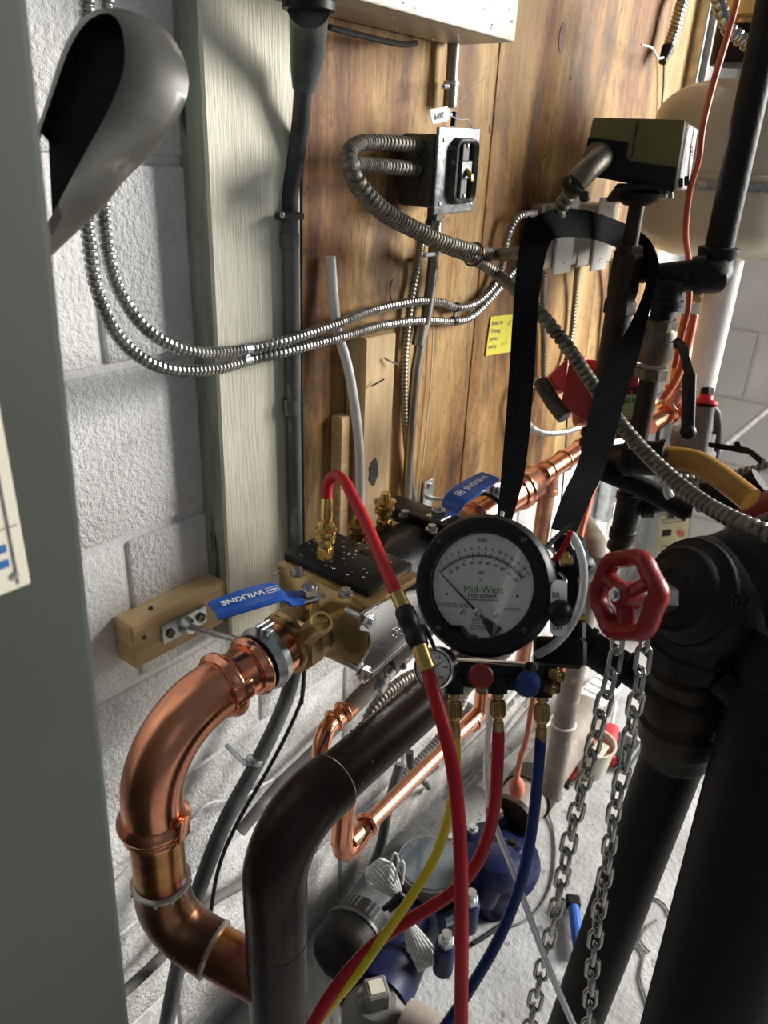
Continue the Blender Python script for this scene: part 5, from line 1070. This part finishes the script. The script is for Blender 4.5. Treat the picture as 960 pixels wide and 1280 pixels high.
tag(MB().tube([P(846, 490, 1.40), P(832, 510, 1.40), P(822, 545, 1.40), P(823, 580, 1.42)], .004, 10, sm=.01).build('rubber_tube', M['dark_tape']), 'thin dark tube looping left of the grey relief valve', 'tube')
tag(MB().bx([P(842, 596, 1.2), P(880, 600, 1.2), P(920, 592, 1.2), P(975, 578, 1.2)], .007, .008, n=8).build('flexible_cable', M['cable_dusty']), 'dark flexible cable crossing behind the yellow brown pipe at far right', 'cable')
t = thing('black_lever', 'black flat valve lever pointing left in front of the end wall', 'lever', P(930, 565, 1.15))
MB().ribbon([P(886, 553, 1.2), P(925, 558, 1.17), P(938, 561, 1.15), P(955, 574, 1.12)], [P(886, 559, 1.2), P(925, 566, 1.17), P(936, 568, 1.15), P(953, 582, 1.12)], .006).build('arm', M['iron'], t)
MB().ball(P(922, 556, 1.17), .006, 10).build('stud', M['iron'], t)
# --- red box with label (pump relay / flow switch)
t = thing('red_control_box', 'red control box with dark hinged front and green inspection label on the board', 'control box', P(715, 520, 1.15))
b = MB(); q = [P(686, 462, 1.17), P(712, 440, 1.14), P(742, 452, 1.12), P(728, 520, 1.14), P(698, 505, 1.16)]
b.hexah([P(712, 446, 1.14), P(745, 470, 1.12), P(735, 530, 1.12), P(700, 506, 1.15)], FW*.05+RT*.03, .003); b.build('front_cover', M['red_box'], t)
b = MB(); b.hexah([P(688, 468, 1.16), P(711, 447, 1.15), P(706, 490, 1.15), P(696, 486, 1.16)], FW*.03, .002); b.build('side_flap', M['red_bright'], t)
b = MB(); b.hexah([P(718, 455, 1.19), P(800, 462, 1.17), P(798, 525, 1.17), P(725, 530, 1.19)], FW*.05, .006); b.build('box_body', M['red_box'], t)
b = MB(); b.ball(P(722, 450, 1.18), .014, 14, UP, .5); b.hexah([P(728, 448, 1.18), P(756, 450, 1.17), P(758, 462, 1.17), P(724, 462, 1.18)], FW*.03, .004); b.build('top_knob', M['red_bright'], t)
b = MB(); b.tube([P(676, 478, 1.18), P(683, 490, 1.17), P(692, 504, 1.16), P(706, 522, 1.15)], .012, 14, sm=.01); b.build('cable_gland', M['cast_box'], t)
g4 = [P(770, 486, 1.155), P(797, 484, 1.145), P(795, 524, 1.145), P(770, 524, 1.155)]
b = MB(); b.hexah(g4, FW*.001); gl = b.build('inspection_label', M['green_label'], t, label='pale green printed inspection label')
b = MB(); b.hexah([g4[0]-FW*.0006, g4[1]-FW*.0006, g4[1].lerp(g4[2], .22)-FW*.0006, g4[0].lerp(g4[3], .22)-FW*.0006], FW*.0004); b.build('dark_header', M['ink'], gl)
au, av = (g4[1]-g4[0]).normalized(), (g4[0]-g4[3]).normalized(); cl2 = sum(g4, V((0, 0, 0)))/4
text('lettering', '6601', cl2+av*.004-FW*.0008, au, av, .0125, M['ink'], gl)
for k in (-.010, -.016, -.020): MB().box(cl2+av*k-FW*.0008, (.022, .0012, .0002), (au, av, FW)).build('printed_line', M['ink_grey'], gl)
MB().ball(P(789, 490, 1.148), .003, 10).build('stamp', M['red_bright'], gl)
MB().hexah([P(762, 520, 1.16), P(800, 520, 1.15), P(806, 545, 1.15), P(764, 548, 1.16)], FW*.02, .002).build('bottom_plate', M['red_pump'], t)
tag(MB().bx([PY(672, 474, .67), PY(662, 485, .665), PY(657, 510, .665), PY(662, 532, .665), PY(680, 541, .66), PY(705, 540, .655), PY(725, 534, .65)], .0065, .006, n=8).build('metal_clad_cable', M['cable_bright']), 'armoured cable making a small loop under the red control box', 'cable')
tag(MB().tube([PY(709, 520, .68), PY(707, 560, .68), PY(704, 600, .68), PY(698, 660, .68)], .0022, 8, sm=.03).build('black_cable', M['rubber']), 'thin straight black cable hanging below the red control box', 'cable')
tag(MB().tube([P(755, 565, 1.2), P(746, 590, 1.19), P(738, 615, 1.18)], .006, 10).build('orange_pipe', M['orange_wire']), 'short orange pipe end under the iron elbow', 'pipe')
# ================================================================ RED HANDWHEEL, CHAINS
hw = thing('handwheel', 'red scalloped cast handwheel in front of the big black elbow', 'handwheel', P(787, 795, .68))
hc = P(784, 744, .68); hn = (-FW*.46-RT*.88+UP*.10).normalized()
hu = (RT-hn*RT.dot(hn)).normalized(); hv_ = hn.cross(hu)
def hp(r, a, h=0): return hc+hu*cos(a)*r+hv_*sin(a)*r+hn*h
rows = []; n = 72; b = MB(); vs = []; fs = []; m_ = 12; RW = .0340
for i in range(n):
    a = 2*pi*i/n; rr = RW*(1+.055*cos(6*a+.3)); 
    for k in range(m_):
        c2 = 2*pi*k/m_; vs.append(hp(rr+.0078*cos(c2), a, .0105*sin(c2)))
for i in range(n):
    j = (i+1) % n
    for k in range(m_): l = (k+1) % m_; fs.append([i*m_+k, j*m_+k, j*m_+l, i*m_+l])
b.add(vs, fs); b.build('rim', M['red_paint'], hw)
b = MB(); b.lathe(hc-hn*.010, hn, [(0, .010), (.002, .0125), (.020, .0115), (.022, .009), (.023, .0065), (.018, .006)], 28)
for k in range(3):
    a = radians(90+50+120*k); w_ = V(hp(1, a)-hc); 
    A1 = [hp(.006, a+.9*s*.9, .001) for s in (-1, 1)]
    b.tube([hp(.008, a, .002), hp(.018, a, .0), hp(.031, a, .0)], .0085, 12, flat=.7)
b.build('hub_and_spokes', M['red_paint'], hw)
b = MB(); b.hexa(hc+hn*.010, hn, .0072, .006); b.cyl(hc+hn*.014, hc+hn*.019, .0038); b.build('hub_nut', M['steel'], hw)
b = MB(); b.cyl(hc-hn*.012, hc-hn*.055, .0065); b.hexa(hc-hn*.030, -hn, .014, .022); b.build('valve_stem', M['iron_brown'], hw)
# chains: every link a part
lk = {}
def link_mesh():
    q = MB(); pts = []; L_, w_, r_ = .0086, .0064, .0023
    for k in range(12): a = pi*k/11-pi/2; pts.append(V((w_*cos(a), 0, 0))+V((0, 0, 0)) if False else V((w_*sin(a), 0, L_-w_*.3+w_*cos(a))))
    pts2 = [V((-p.x, 0, -p.z)) for p in pts]; q.tube(pts+pts2, r_, 8, closed=True, cap=False)
    me = bpy.data.meshes.new('link'); me.from_pydata([tuple(v) for v in q.v], [], q.f); me.materials.append(M['chain_steel']); me.polygons.foreach_set('use_smooth', [True]*len(q.f)); return me
LM = link_mesh()
def chain(lab, pts):
    pts = resample(smooth(pts, .004), .0208); t = thing('chain', lab, 'chain', pts[-1], 'steel chains hanging from the handwheel')
    F_ = frames(pts)
    for i, p in enumerate(pts):
        T_, u, v = F_[i]; a = radians(35)+(pi/2 if i % 2 else 0)+random.uniform(-.25, .25)+i*.02
        x = u*cos(a)+v*sin(a); y = T_.cross(x)
        o = bpy.data.objects.new('link', LM); COL.objects.link(o); o.parent = t
        o.matrix_local = Matrix.Translation(p-worldloc(t)) @ Matrix((x, y, T_)).transposed().to_4x4()
chain('left of the two steel chains hanging from the red handwheel', [P(772, 798, .685), P(769, 825, .685), (P(757, 870, .69)), P(742, 930, .705), P(727, 990, .725), P(714, 1040, .75), P(702, 1100, .77), P(692, 1150, .79), P(677, 1215, .81), P(664, 1275, .83), P(655, 1320, .85)])
chain('right of the two steel chains hanging from the red handwheel', [P(806, 796, .685), P(803, 830, .685), P(796, 870, .68), P(788, 910, .70), P(780, 960, .71), P(770, 1000, .725), P(763, 1050, .745), P(757, 1090, .76), P(748, 1145, .78), P(742, 1195, .80), P(738, 1250, .82), P(734, 1320, .84)])
# ================================================================ BIG BLACK ELBOW, GROOVED COUPLING, DOWN PIPES
be = thing('big_valve_elbow', 'big black cast iron elbow with hexagon plug and coupling on a thick down pipe', 'pipe', P(745, 1230, 1.0))
ec = P(886, 746, .80)
px_ = (P(828, 733, .765)-ec).normalized()
b = MB()
b.ball(ec, .064, 36)
b.lathe(ec, px_, [(0, .058), (.020, .058), (.034, .056), (.036, .0470), (.048, .0455), (.052, .043), (.052, .040)], 44)
xr2 = (P(990, 705, .80)-ec).normalized(); b.lathe(ec, xr2, [(0, .060), (.06, .058), (.13, .06)], 36)
b.build('cast_body', M['iron'], be, angle=50)
b = MB(); b.lathe(ec+px_*.046, px_, [(0, .040), (.004, .040), (.006, .036)], 36); b.hexa(ec+px_*.050, px_, .0245, .012, 6); b.build('hex_plug', M['iron'], be)
text('cast_lettering', 'M2', P(926, 752, .735), RT, UP, .018, M['iron_brown'], be, th=.0012)
dwn = (P(830, 930, .90)-ec).normalized()
b = MB(); p = ec
b.lathe(ec, dwn, [(0, .052), (.055, .050), (.058, .053), (.078, .053), (.080, .044)], 8, u=RT); b.build('square_neck', M['iron'], be)
q0 = P(866, 812, .845); q1 = P(845, 945, .905); du = (q1-q0).normalized(); L = (q1-q0).length
b = MB(); b.lathe(q0, du, [(0, .040), (L*.14, .039), (L*.18, .0450), (L*.28, .0450), (L*.31, .0420), (L*.34, .0485), (L*.40, .0505), (L*.50, .0505), (L*.55, .0430), (L*.60, .0430), (L*.64, .0480), (L*.80, .0470), (L*.85, .0420), (L*.96, .041), (L, .038)], 44)
b.build('grooved_coupling', M['iron_brown'], be)
b = MB(); b.cyl(q1-du*.02, P(748, 1200, 1.07), .0358, .0358, 40); e2 = P(748, 1200, 1.07); d3 = (e2-(q1-du*.02)).normalized(); b.cyl(e2, e2+d3*.42, .0358, None, 40); b.build('down_pipe', M['iron_big'], be)
bigp = thing('thick_main_pipe', 'very thick rusty black main pipe at the bottom right corner', 'pipe', P(865, 1270, .8))
a, c_ = P(988, 905, .78), P(886, 1262, .865)
d3 = (c_-a).normalized(); b = MB(); b.cyl(a-d3*.05, c_+d3*.50, .0640, None, 56); b.build('pipe', M['iron_big'], bigp)
b = MB(); s_ = a-d3*.05; b.lathe(s_, d3, [(-.05, .06), (-.05, .068), (.0, .068), (.004, .064)], 48); b.build('collar', M['iron'], bigp)
tag(MB().tube([P(906, 848, .80), P(940, 880, .78), P(985, 905, .74)], .020, 20, sm=.01).build('black_pipe', M['iron']), 'black pipe stub between the coupling and the thick main pipe', 'pipe')
# red circulator behind
t = thing('red_pump', 'dark red pump casing behind the big black elbow', 'pump', P(990, 800, .98))
b = MB(); pc2 = P(992, 690, .98); b.ball(pc2, .088, 36, (UP+RT*.3).normalized(), .95); b.build('casing', M['red_pump'], t)
b = MB(); b.hexah([P(896, 815, .93), P(990, 810, .93), P(990, 880, .93), P(915, 860, .93)], FW*.06, .006); b.build('bracket', M['red_pump'], t)
b = MB(); b.lathe(P(975, 832, .90), UP, [(0, .09), (.03, .095), (.06, .09), (.1, .06)], 32); b.build('motor_housing', M['iron'], t)
tag(MB().tube([P(716, 782, .95), P(742, 810, .93), P(770, 828, .92), P(800, 850, .92), P(842, 868, .92)], .0155, 20, sm=.01).build('black_pipe', M['iron']), 'dark sloping pipe behind the chains left of the coupling', 'pipe')
b = MB(); fitting(b, P(757, 822, .925), P(770, 828, .92)-P(742, 810, .93), .06, .021, .003); tag(b.build('pipe_tee', M['iron']), 'dark malleable tee behind the left chain', 'fitting')
# ================================================================ ON AND NEAR THE FLOOR
# small wall-side pipes and channels on the right
t = thing('grey_standpipe', 'pale grey vertical pipe behind the right side of the gauge', 'pipe', P(700, 960, 1.6))
GP = P(723, 800, 1.45); MB().cyl(va(690, GP), va(990, GP), .0225, None, 24).build('pipe', M['dusty_pipe'], t)
MB().tube([P(712, 640, 1.6), P(725, 655, 1.57), va(690, GP), va(720, GP)], .027, 20, sm=.01).build('bend', M['dusty_pipe'], t)
MB().lathe(va(905, GP), ZA, [(0, .023), (.001, .0255), (.004, .0255), (.005, .023)], 20).build('band', M['white_paint'], t)
def floorline(nm, lab, cat, pts, r, m, n=12): return tag(MB().tube([PY(*q) for q in pts], r, n, sm=.03).build(nm, M[m]), lab, cat)
floorline('white_trunking', 'white pipe along the foot of the wall, upper one right of the gauge', 'pipe', [(600, 990, .66), (660, 930, .66), (740, 850, .66), (775, 815, .66)], .018, 'white_paint', 16)
t = thing('floor_channel', 'white ribbed channel lying along the foot of the wall', 'channel', PZ(740, 880, .03))
a, c_ = PZ(640, 970, .05), PZ(775, 838, .05); d_ = (c_-a).normalized(); w_ = ZA.cross(d_)
MB().box((a+c_)/2, ((c_-a).length, .07, .05), (d_, w_, ZA), bev=.006).build('channel_body', M['white_paint'], t)
for k in range(14): MB().box(a.lerp(c_, .1+.06*k)+ZA*.026, (.02, .045, .004), (d_, w_, ZA)).build('rib', M['white_plastic'], t)
for i, (p1, p2, p3) in enumerate((((575, 985), (630, 925), (690, 850)), ((590, 1000), (640, 945), (700, 880)), ((560, 960), (620, 900), (665, 850)))):
    tag(MB().tube([PY(*p1, .69), PY(*p2, .69), PY(*p3, .69)], .006, 10, sm=.03).build('grey_conduit', M['dusty_grey']), ('thin shiny conduit low on the wall, nearest the sloping copper pipe', 'thin shiny conduit low on the wall, nearest the floor', 'thin shiny conduit low on the wall, topmost of three')[i], 'conduit')
# coils of flexible conduit behind the copper line
for i, L_ in enumerate(([(455, 925, .56), (462, 895, .57), (480, 870, .575), (505, 850, .58), (530, 838, .58)], [(470, 935, .60), (476, 905, .605), (492, 880, .61), (515, 860, .61)],
                        [(500, 975, .62), (530, 945, .62), (555, 915, .62), (575, 880, .615), (588, 850, .61), (592, 830, .61)], [(492, 990, .64), (530, 960, .64), (560, 930, .64), (590, 880, .63)], [(478, 1010, .66), (510, 985, .66), (545, 955, .66)])):
    tag(MB().bx([PY(*q) for q in L_], .0095, .007, n=10, amp=.22).build('flexible_conduit', M['cable_dusty'] if i < 2 else M['dusty_grey']),
        ('flexible conduit bending down left of the brown pipe, outer one', 'flexible conduit bending down left of the brown pipe, inner one', 'flexible conduit rising behind the yellow hose', 'middle flexible conduit coil under the brown pipe', 'lowest flexible conduit coil under the brown pipe')[i], 'conduit')
tag(MB().tube([PY(512, 940, .50), PY(513, 955, .50), PY(520, 968, .52), PY(528, 975, .58), PY(536, 985, .71)], .006, 12, sm=.005).build('rubber_tube', M['dark_tape']), 'short dark bent tube below the brown pipe', 'tube')
b = MB()
random.seed(9)
for i in range(14): b.ball(PY(493+random.uniform(-14, 14), 822+random.uniform(-14, 14), .50+random.uniform(-.01, .01)), random.uniform(.004, .009), 8, V((random.random(), random.random(), random.random()+.1)), .8)
tag(b.build('valve_cluster', M['dusty_grey'], kind='stuff'), 'small corroded grey fittings behind the black shut-off valve', 'fittings')
tag(MB().tube([PY(500, 955, .62), PY(485, 1010, .62), PY(475, 1060, .63), PY(455, 1110, .64), PY(440, 1160, .64)], .0095, 14, sm=.02).build('dark_conduit', M['dark_tape']), 'dark conduit going down the wall behind the long copper pipe', 'conduit')
# large dusty main with clamp on the floor
t = thing('dusty_main_pipe', 'large dusty floor pipe with clamp behind the blue hose', 'pipe', PZ(650, 1000, .05))
a, c_ = P(602, 1068, 1.62), P(690, 930, 1.95); a.z = c_.z = .16
a = PZ(640, 1022, .15); c_ = PZ(732, 890, .15)
MB().cyl(a, c_, .052, None, 32).build('pipe', M['dusty_pipe'], t); d_ = (c_-a).normalized()
MB().lathe(a.lerp(c_, .22)-d_*.025, d_, [(0, .052), (0, .058), (.05, .058), (.05, .052)], 32).build('clamp', M['iron_brown'], t)
MB().lathe(a.lerp(c_, .02)-d_*.02, d_, [(0, .05), (0, .057), (.014, .057), (.014, .05)], 32).build('flange', M['iron_brown'], t)
for s_ in (.1, .9): q_ = a.lerp(c_, s_); MB().box((q_.x, q_.y, .055), (.04, .08, .11), bev=.004).build('support', M['iron'], t)
t = thing('plastic_plug', 'salmon pink plug where the pink wire meets the dusty floor pipe', 'cap', P(646, 985, 1.30))
pc3 = a.lerp(c_, .42)+V((-.02, -.03, .055))
b = MB(); b.ball(P(646, 985, 1.32), .014, 14, UP, 1.5); b.build('cap', M['salmon'], t)
# standpipe foot fittings
b = MB()
t = thing('small_valve', 'small dark valve on the floor beside the blue hose', 'valve', PZ(680, 990, 0))
q_ = PZ(680, 985, .03); MB().cyl(q_-ZA*.03, q_+ZA*.03, .022, None, 14).build('body', M['iron'], t); MB().cyl(q_+V((.03, -.03, .0)), q_-V((.03, -.03, 0)), .012, None, 12).build('stem', M['steel'], t)
MB().box(q_+V((.03, -.04, .02)), (.03, .03, .012), bev=.003).build('square_head', M['iron'], t)
# blue meter
mt = thing('water_meter', 'blue cast water meter with round grey wet lid on the floor', 'water meter', PZ(555, 1150, 0))
Lc = P(538, 1080, 1.50); zl = Lc.z
axm = V((.80, .10, 0)).normalized()
b = MB(); b.lathe((Lc.x, Lc.y, zl-.125), ZA, [(0, .05), (.02, .060), (.07, .060), (.09, .064), (.118, .066), (.124, .066), (.126, .062)], 44); b.build('register_housing', M['dusty_grey'], mt)
b = MB(); b.lathe((Lc.x, Lc.y, zl-.001), ZA, [(0, .0630), (.003, .0625), (.006, .060), (.007, 0)], 44); b.build('lid', M['meter_lid'], mt)
b = MB(); b.torus((Lc.x, Lc.y, zl+.001), ZA, .0640, .0022, 44, 8); b.build('lid_rim', M['steel'], mt)
b = MB(); bl0 = (P(490, 1240, 1.45)); bl0 = PZ(470, 1250, .12); br0 = PZ(625, 1060, .13)
b.tube([V((bl0.x, bl0.y, .12)), V((Lc.x, Lc.y-.0, .10)), V((br0.x, br0.y, .12))], .058, 28, sm=.02)
b.lathe((Lc.x, Lc.y, .02), ZA, [(0, .08), (.02, .085), (.10, .085), (.12, .072), (zl-.14, .066)], 36); b.build('blue_body', M['blue_cast'], mt)
# bolted blue strainer flange to the right of the lid
sc_ = P(622, 1062, 1.58); b = MB(); b.lathe((sc_.x, sc_.y, sc_.z-.05), ZA, [(0, .070), (.0, .088), (.022, .092), (.035, .088), (.042, .062), (.055, .052), (.060, 0)], 30)
b.cyl((sc_.x, sc_.y, .0), (sc_.x, sc_.y, sc_.z-.05), .05, .062, 24); st_ = b.build('strainer_cover', M['blue_cast'], mt)
bmesh_bolt = None
def bolt(parent, p, m1='zinc', r=.013):
    q = MB(); q.cyl(p-ZA*.02, p+ZA*.004, r*1.6, None, 18, ch=.002) ; o_ = q.build('bolt_boss', M['blue_cast'], parent)
    q = MB(); q.hexa(p+ZA*.003, ZA, r, .012); q.cyl(p+ZA*.014, p+ZA*.022, r*.6, None, 12); q.build('bolt', M[m1], o_)
for (x, y) in ((590, 1042), (562, 1054), (622, 1022), (616, 1058), (640, 1060), (626, 1078)): bolt(mt, PZ(x, y, sc_.z+.012), 'iron' if x > 615 and y > 1050 else 'zinc')
for (x, y, zz) in ((588, 1128, .2), (557, 1180, .2)):
    p = PZ(x, y, zz); q = MB(); q.cyl((p.x, p.y, zz-.07), p, .018, None, 20, ch=.002); q.build('bolt_boss', M['blue_cast'], mt); q = MB(); q.hexa(p, ZA, .015, .012); q.cyl(p+ZA*.01, p+ZA*.028, .009, None, 14); q.build('bolt', M['zinc'], mt)
MB().hexah([P(556, 1148, 1.44), P(568, 1144, 1.44), P(570, 1154, 1.44), P(558, 1160, 1.44)], FW*.006, .002).build('sealing_lug', M['zinc'], mt)
rb = MB()
for i in range(7):
    for k in range(3): rb.box(V((sc_.x-.024+k*.022, sc_.y-.03+i*.010, sc_.z+.010)), (.014, .0045, .004), bev=.001)
rb.build('cast_lettering', M['blue_cast'], mt, kind='stuff')
dr = MB()
for i in range(45):
    a_ = random.uniform(0, 6.28); r_ = .058*sqrt(random.random()); dr.ball((Lc.x+r_*cos(a_), Lc.y+r_*sin(a_), zl+.0055), random.uniform(.0008, .002), 8, ZA, .5, True)
dr.build('water_droplets', M['water'], mt, kind='stuff')
# blue test plug body hanging below the strainer
b = MB(); p = P(622, 1082, 1.47); b.lathe(p, (UP*.9-FW*.3), [(-.03, .02), (-.03, .040), (0, .045), (.02, .040), (.03, .02)], 26); b.cyl(p, P(604, 1125, 1.50), .030, .024, 20); b.build('blue_outlet', M['blue_cast'], mt)
# end flange and valve with square head at bottom
t = thing('curb_valve', 'grey valve with square operating head and pale square sticker at the bottom edge', 'valve', PZ(470, 1280, 0))
vp_ = P(470, 1250, 1.28)
b = MB(); b.lathe((vp_.x, vp_.y, .02), ZA, [(0, .05), (vp_.z-.09, .055), (vp_.z-.06, .058), (vp_.z-.045, .052), (vp_.z-.03, .040), (vp_.z-.02, .034)], 36); b.build('body', M['dusty_grey'], t)
b = MB(); b.torus((vp_.x, vp_.y, vp_.z-.028), ZA, .043, .003, 36, 8); b.build('sealing_ring', M['bucket'], t)
b = MB(); qx = (RT*.95+FW*.3); qx.z = 0; qx.normalize(); qy = ZA.cross(qx); b.box((vp_.x, vp_.y, vp_.z+.012), (.038, .038, .045), (qx, qy, ZA), bev=.003); hd = b.build('square_head', M['dusty_grey'], t)
top_ = V((vp_.x, vp_.y, vp_.z+.0355))
MB().box(top_, (.024, .024, .001), (qx, qy, ZA)).build('sticker', M['bucket'], t)
for (x, y) in ((438, 1245), (492, 1275), (500, 1200)): bolt(t, PZ(x, y, vp_.z-.09), 'zinc', .012)
MB().cyl(PZ(505, 1275, .16), PZ(560, 1310, .16), .035, None, 24).build('outlet_pipe', M['dusty_pipe'], t)
# round black bell at lower left of the meter
t = thing('pipe_end', 'black round capped pipe end at the foot of the wall beside the meter', 'pipe', PZ(432, 1230, 0))
pc4 = P(428, 1190, 1.36); da = (P(480, 1120, 1.50)-pc4).normalized()
b = MB(); b.lathe(pc4-da*.03, da, [(0, .0), (.004, .030), (.014, .050), (.030, .058), (.06, .060), (.062, .056), (.11, .056)], 40); b.build('cap', M['iron'], t, angle=50)
b = MB(); b.lathe(pc4+da*.03, da, [(0, .060), (.001, .063), (.008, .063), (.009, .060)], 40); b.build('band', M['cast_box'], t)
MB().cyl((pc4+da*.05)*1, pc4+da*.30, .056, None, 32).build('pipe', M['dark_tape'], t)
# bundles of white wire
def bundle(nm, lab, A, B, wd, n, loops=()):
    t = thing(nm, lab, 'wire bundle', A); w = (B-A).cross(FW).normalized(); L = (B-A)
    for i in range(n):
        s = (i-(n-1)/2)/(n/2); q = [A+w*wd*.12*s, A+L*.3+w*wd*.55*s-FW*.004*cos(s*2), A+L*.75+w*wd*s-FW*.010*cos(s*1.5), A+L*.98+w*wd*.75*s-FW*.008, A+L*1.02+w*wd*.5*s+FW*.006, A+L*.7+w*wd*.8*s+FW*.012, A+L*.3+w*wd*.4*s+FW*.006, A+w*wd*.1*s+FW*.003]
        MB().tube(q, .0024, 8, sm=.006).build('strand', M['white_rope'], t)
    return t
tb = bundle('wire_bundle', 'coil of white wire tied with black tape left of the grey meter lid', P(500, 1122, 1.38), P(468, 1082, 1.38), .030, 9)
MB().tube([P(486, 1098, 1.37), P(488, 1080, 1.37), P(493, 1066, 1.37), P(498, 1075, 1.37), P(494, 1100, 1.37)], .0022, 8, sm=.005).build('strand', M['white_rope'], tb)
MB().tube([P(492, 1105, 1.37), P(500, 1078, 1.37), P(505, 1080, 1.37), P(503, 1105, 1.37)], .0022, 8, sm=.005).build('strand', M['white_rope'], tb)
bundle('wire_bundle', 'coil of white wire hanging over the blue meter body below the yellow hose', P(508, 1150, 1.36), P(533, 1206, 1.36), .026, 9)
tag(MB().tube([P(480, 1136, 1.37), P(490, 1128, 1.36), P(500, 1118, 1.36), P(505, 1124, 1.36), P(498, 1128, 1.36), P(486, 1138, 1.36)], .0055, 10, sm=.005).build('black_wire_tie', M['rubber']), 'black twisted tape between the two white wire coils', 'tie')
# bucket, red tools, cords, blue wrench
t = thing('bucket', 'small cream plastic bucket with reddish contents on the floor', 'bucket', PZ(735, 965, 0))
bc = PZ(737, 950, .03); b = MB(); b.lathe((bc.x, bc.y, 0), ZA, [(0, .044), (.085, .056), (.088, .060), (.092, .060), (.092, .055), (.075, .053), (.075, 0)], 36); b.build('tub', M['bucket'], t)
b = MB(); b.lathe((bc.x, bc.y, .0755), ZA, [(0, .0525), (.001, 0)], 30); b.build('contents', M['salmon'], t)
b = MB(); b.box((bc.x-.01, bc.y-.02, .081), (.06, .035, .012), bev=.003); b.build('rag', M['bucket'], t)
t = thing('red_tool', 'red handled tool lying beside the bucket', 'tool', PZ(762, 940, 0))
a = PZ(764, 912, .03); c_ = PZ(758, 945, .02)
b = MB(); b.tube([a, a.lerp(c_, .5)+ZA*.006, c_], .022, 16, sm=.01); b.build('handle', M['red_bright'], t); d_ = (c_-a).normalized()
MB().lathe(c_, d_, [(0, .018), (.001, .028), (.015, .028), (.016, .02)], 12).build('red_knob', M['red_bright'], t)
MB().cyl(a, a-d_*.1+ZA*.01, .005, None, 8).build('shaft', M['steel'], t)
t = thing('pipe_cutter', 'red and grey tool lying in front of the bucket', 'tool', PZ(715, 975, 0))
a = PZ(728, 940, .02); c_ = PZ(712, 970, .02); MB().tube([a, c_], .014, 10).build('red_handle', M['red_bright'], t)
MB().box(PZ(698, 980, .015), (.09, .03, .03), (V((.9, .3, 0)).normalized(), V((-.3, .9, 0)).normalized(), ZA), bev=.004).build('jaw', M['steel'], t)
tag(MB().box(PZ(776, 938, .02), (.10, .08, .04), bev=.005).build('dark_case', M['cast_box']), 'dark flat case behind the right chain beside the red tool', 'case')
t = thing('blue_wrench', 'blue handled wrench on the floor behind the chains', 'wrench', PZ(722, 1160, 0))
a = PZ(717, 1134, .02); c_ = PZ(724, 1190, .02)
MB().tube([a, a.lerp(c_, .5), c_], .012, 12).build('blue_handle', M['blue_lever'], t); d_ = (a-c_).normalized()
MB().box(a+d_*.012, (.028, .03, .022), (d_, ZA.cross(d_), ZA), bev=.004).build('jaw', M['iron'], t); MB().cyl(a, c_, .005, None, 8).build('core', M['rubber'], t)
tag(MB().tube([PZ(676, 1000, .01), PZ(690, 1030, .004), PZ(694, 1070, .004), PZ(688, 1110, .004), PZ(670, 1140, .004), PZ(648, 1155, .004), PZ(620, 1158, .004)], .0026, 8, sm=.02).build('floor_cable', M['dusty_grey']), 'thin grey cable curving over the floor right of the blue hose', 'cable')
tag(MB().tube([PZ(632, 1152, .006), PZ(610, 1168, .006), PZ(590, 1180, .006)], .005, 8, sm=.02).build('floor_cable', M['rubber']), 'short black cable on the floor under the blue hose', 'cable')
for i, L_ in enumerate(([(800, 1128), (815, 1122), (830, 1130), (838, 1145)], [(795, 1180), (805, 1195), (800, 1220), (812, 1260)], [(820, 1150), (808, 1160), (800, 1175), (812, 1190)])):
    tag(MB().tube([PZ(x, y, .004) for x, y in L_], .0025, 6, sm=.02).build('floor_cable', M['dusty_grey']), ('thin wire loop on the floor between the big pipes, topmost', 'thin wire on the floor between the big pipes, lowest', 'thin wire curl on the floor between the big pipes, middle')[i], 'cable')
# leaflet and clutter below the branch pipe
t = thing('leaflet', 'pale yellow printed leaflet on the end wall below the branch pipe', 'leaflet', PX(840, 690, XE-.005))
q4 = [PX(824, 645, XE-.006), PX(863, 640, XE-.006), PX(858, 690, XE-.006), PX(820, 695, XE-.006)]; b = MB(); b.hexah(q4, XA*.004); pf = b.build('sheet', M['card'], t)
au, av = (q4[1]-q4[0]).normalized(), (q4[0]-q4[3]).normalized(); cq = sum(q4, V((0, 0, 0)))/4; Wq = (q4[1]-q4[0]).length; Hq = (q4[0]-q4[3]).length
MB().box(cq-au*Wq*.2+av*Hq*.05-XA*.001, (Wq*.30, Hq*.16, .0006), (au, av, XA)).build('printed_mark', M['ink'], pf)
MB().lathe(cq+au*Wq*.25-XA*.0005, -XA, [(0, Wq*.13), (.0006, Wq*.12)], 14).build('printed_seal', M['salmon'], pf)
for k in (-.28, -.38, .30, .38): MB().box(cq+av*Hq*k-XA*.001, (Wq*.75, Hq*.03, .0006), (au, av, XA)).build('printed_line', M['ink_grey'], pf)
t = thing('socket_outlet', 'grey metal outlet box low on the wall behind the strap', 'outlet', PY(762, 622, .70))
oc = PY(762, 622, .700)
MB().box(oc, (.09, .04, .12), bev=.004).build('box', M['zinc'], t)
for s_ in (-1, 1): MB().lathe(oc+V((0, -.02, .028*s_)), -YA, [(0, .018), (.003, .017)], 16).build('outlet_face', M['white_plastic'], t)
tag(MB().tube([P(830, 603, 1.02), P(836, 594, 1.0), P(842, 598, 1.0), P(834, 612, 1.0), P(838, 622, 1.0)], .006, 10, sm=.005).build('plastic_hook', M['white_plastic']), 'white plastic hook beside the dusty cable under the iron elbow', 'hook')
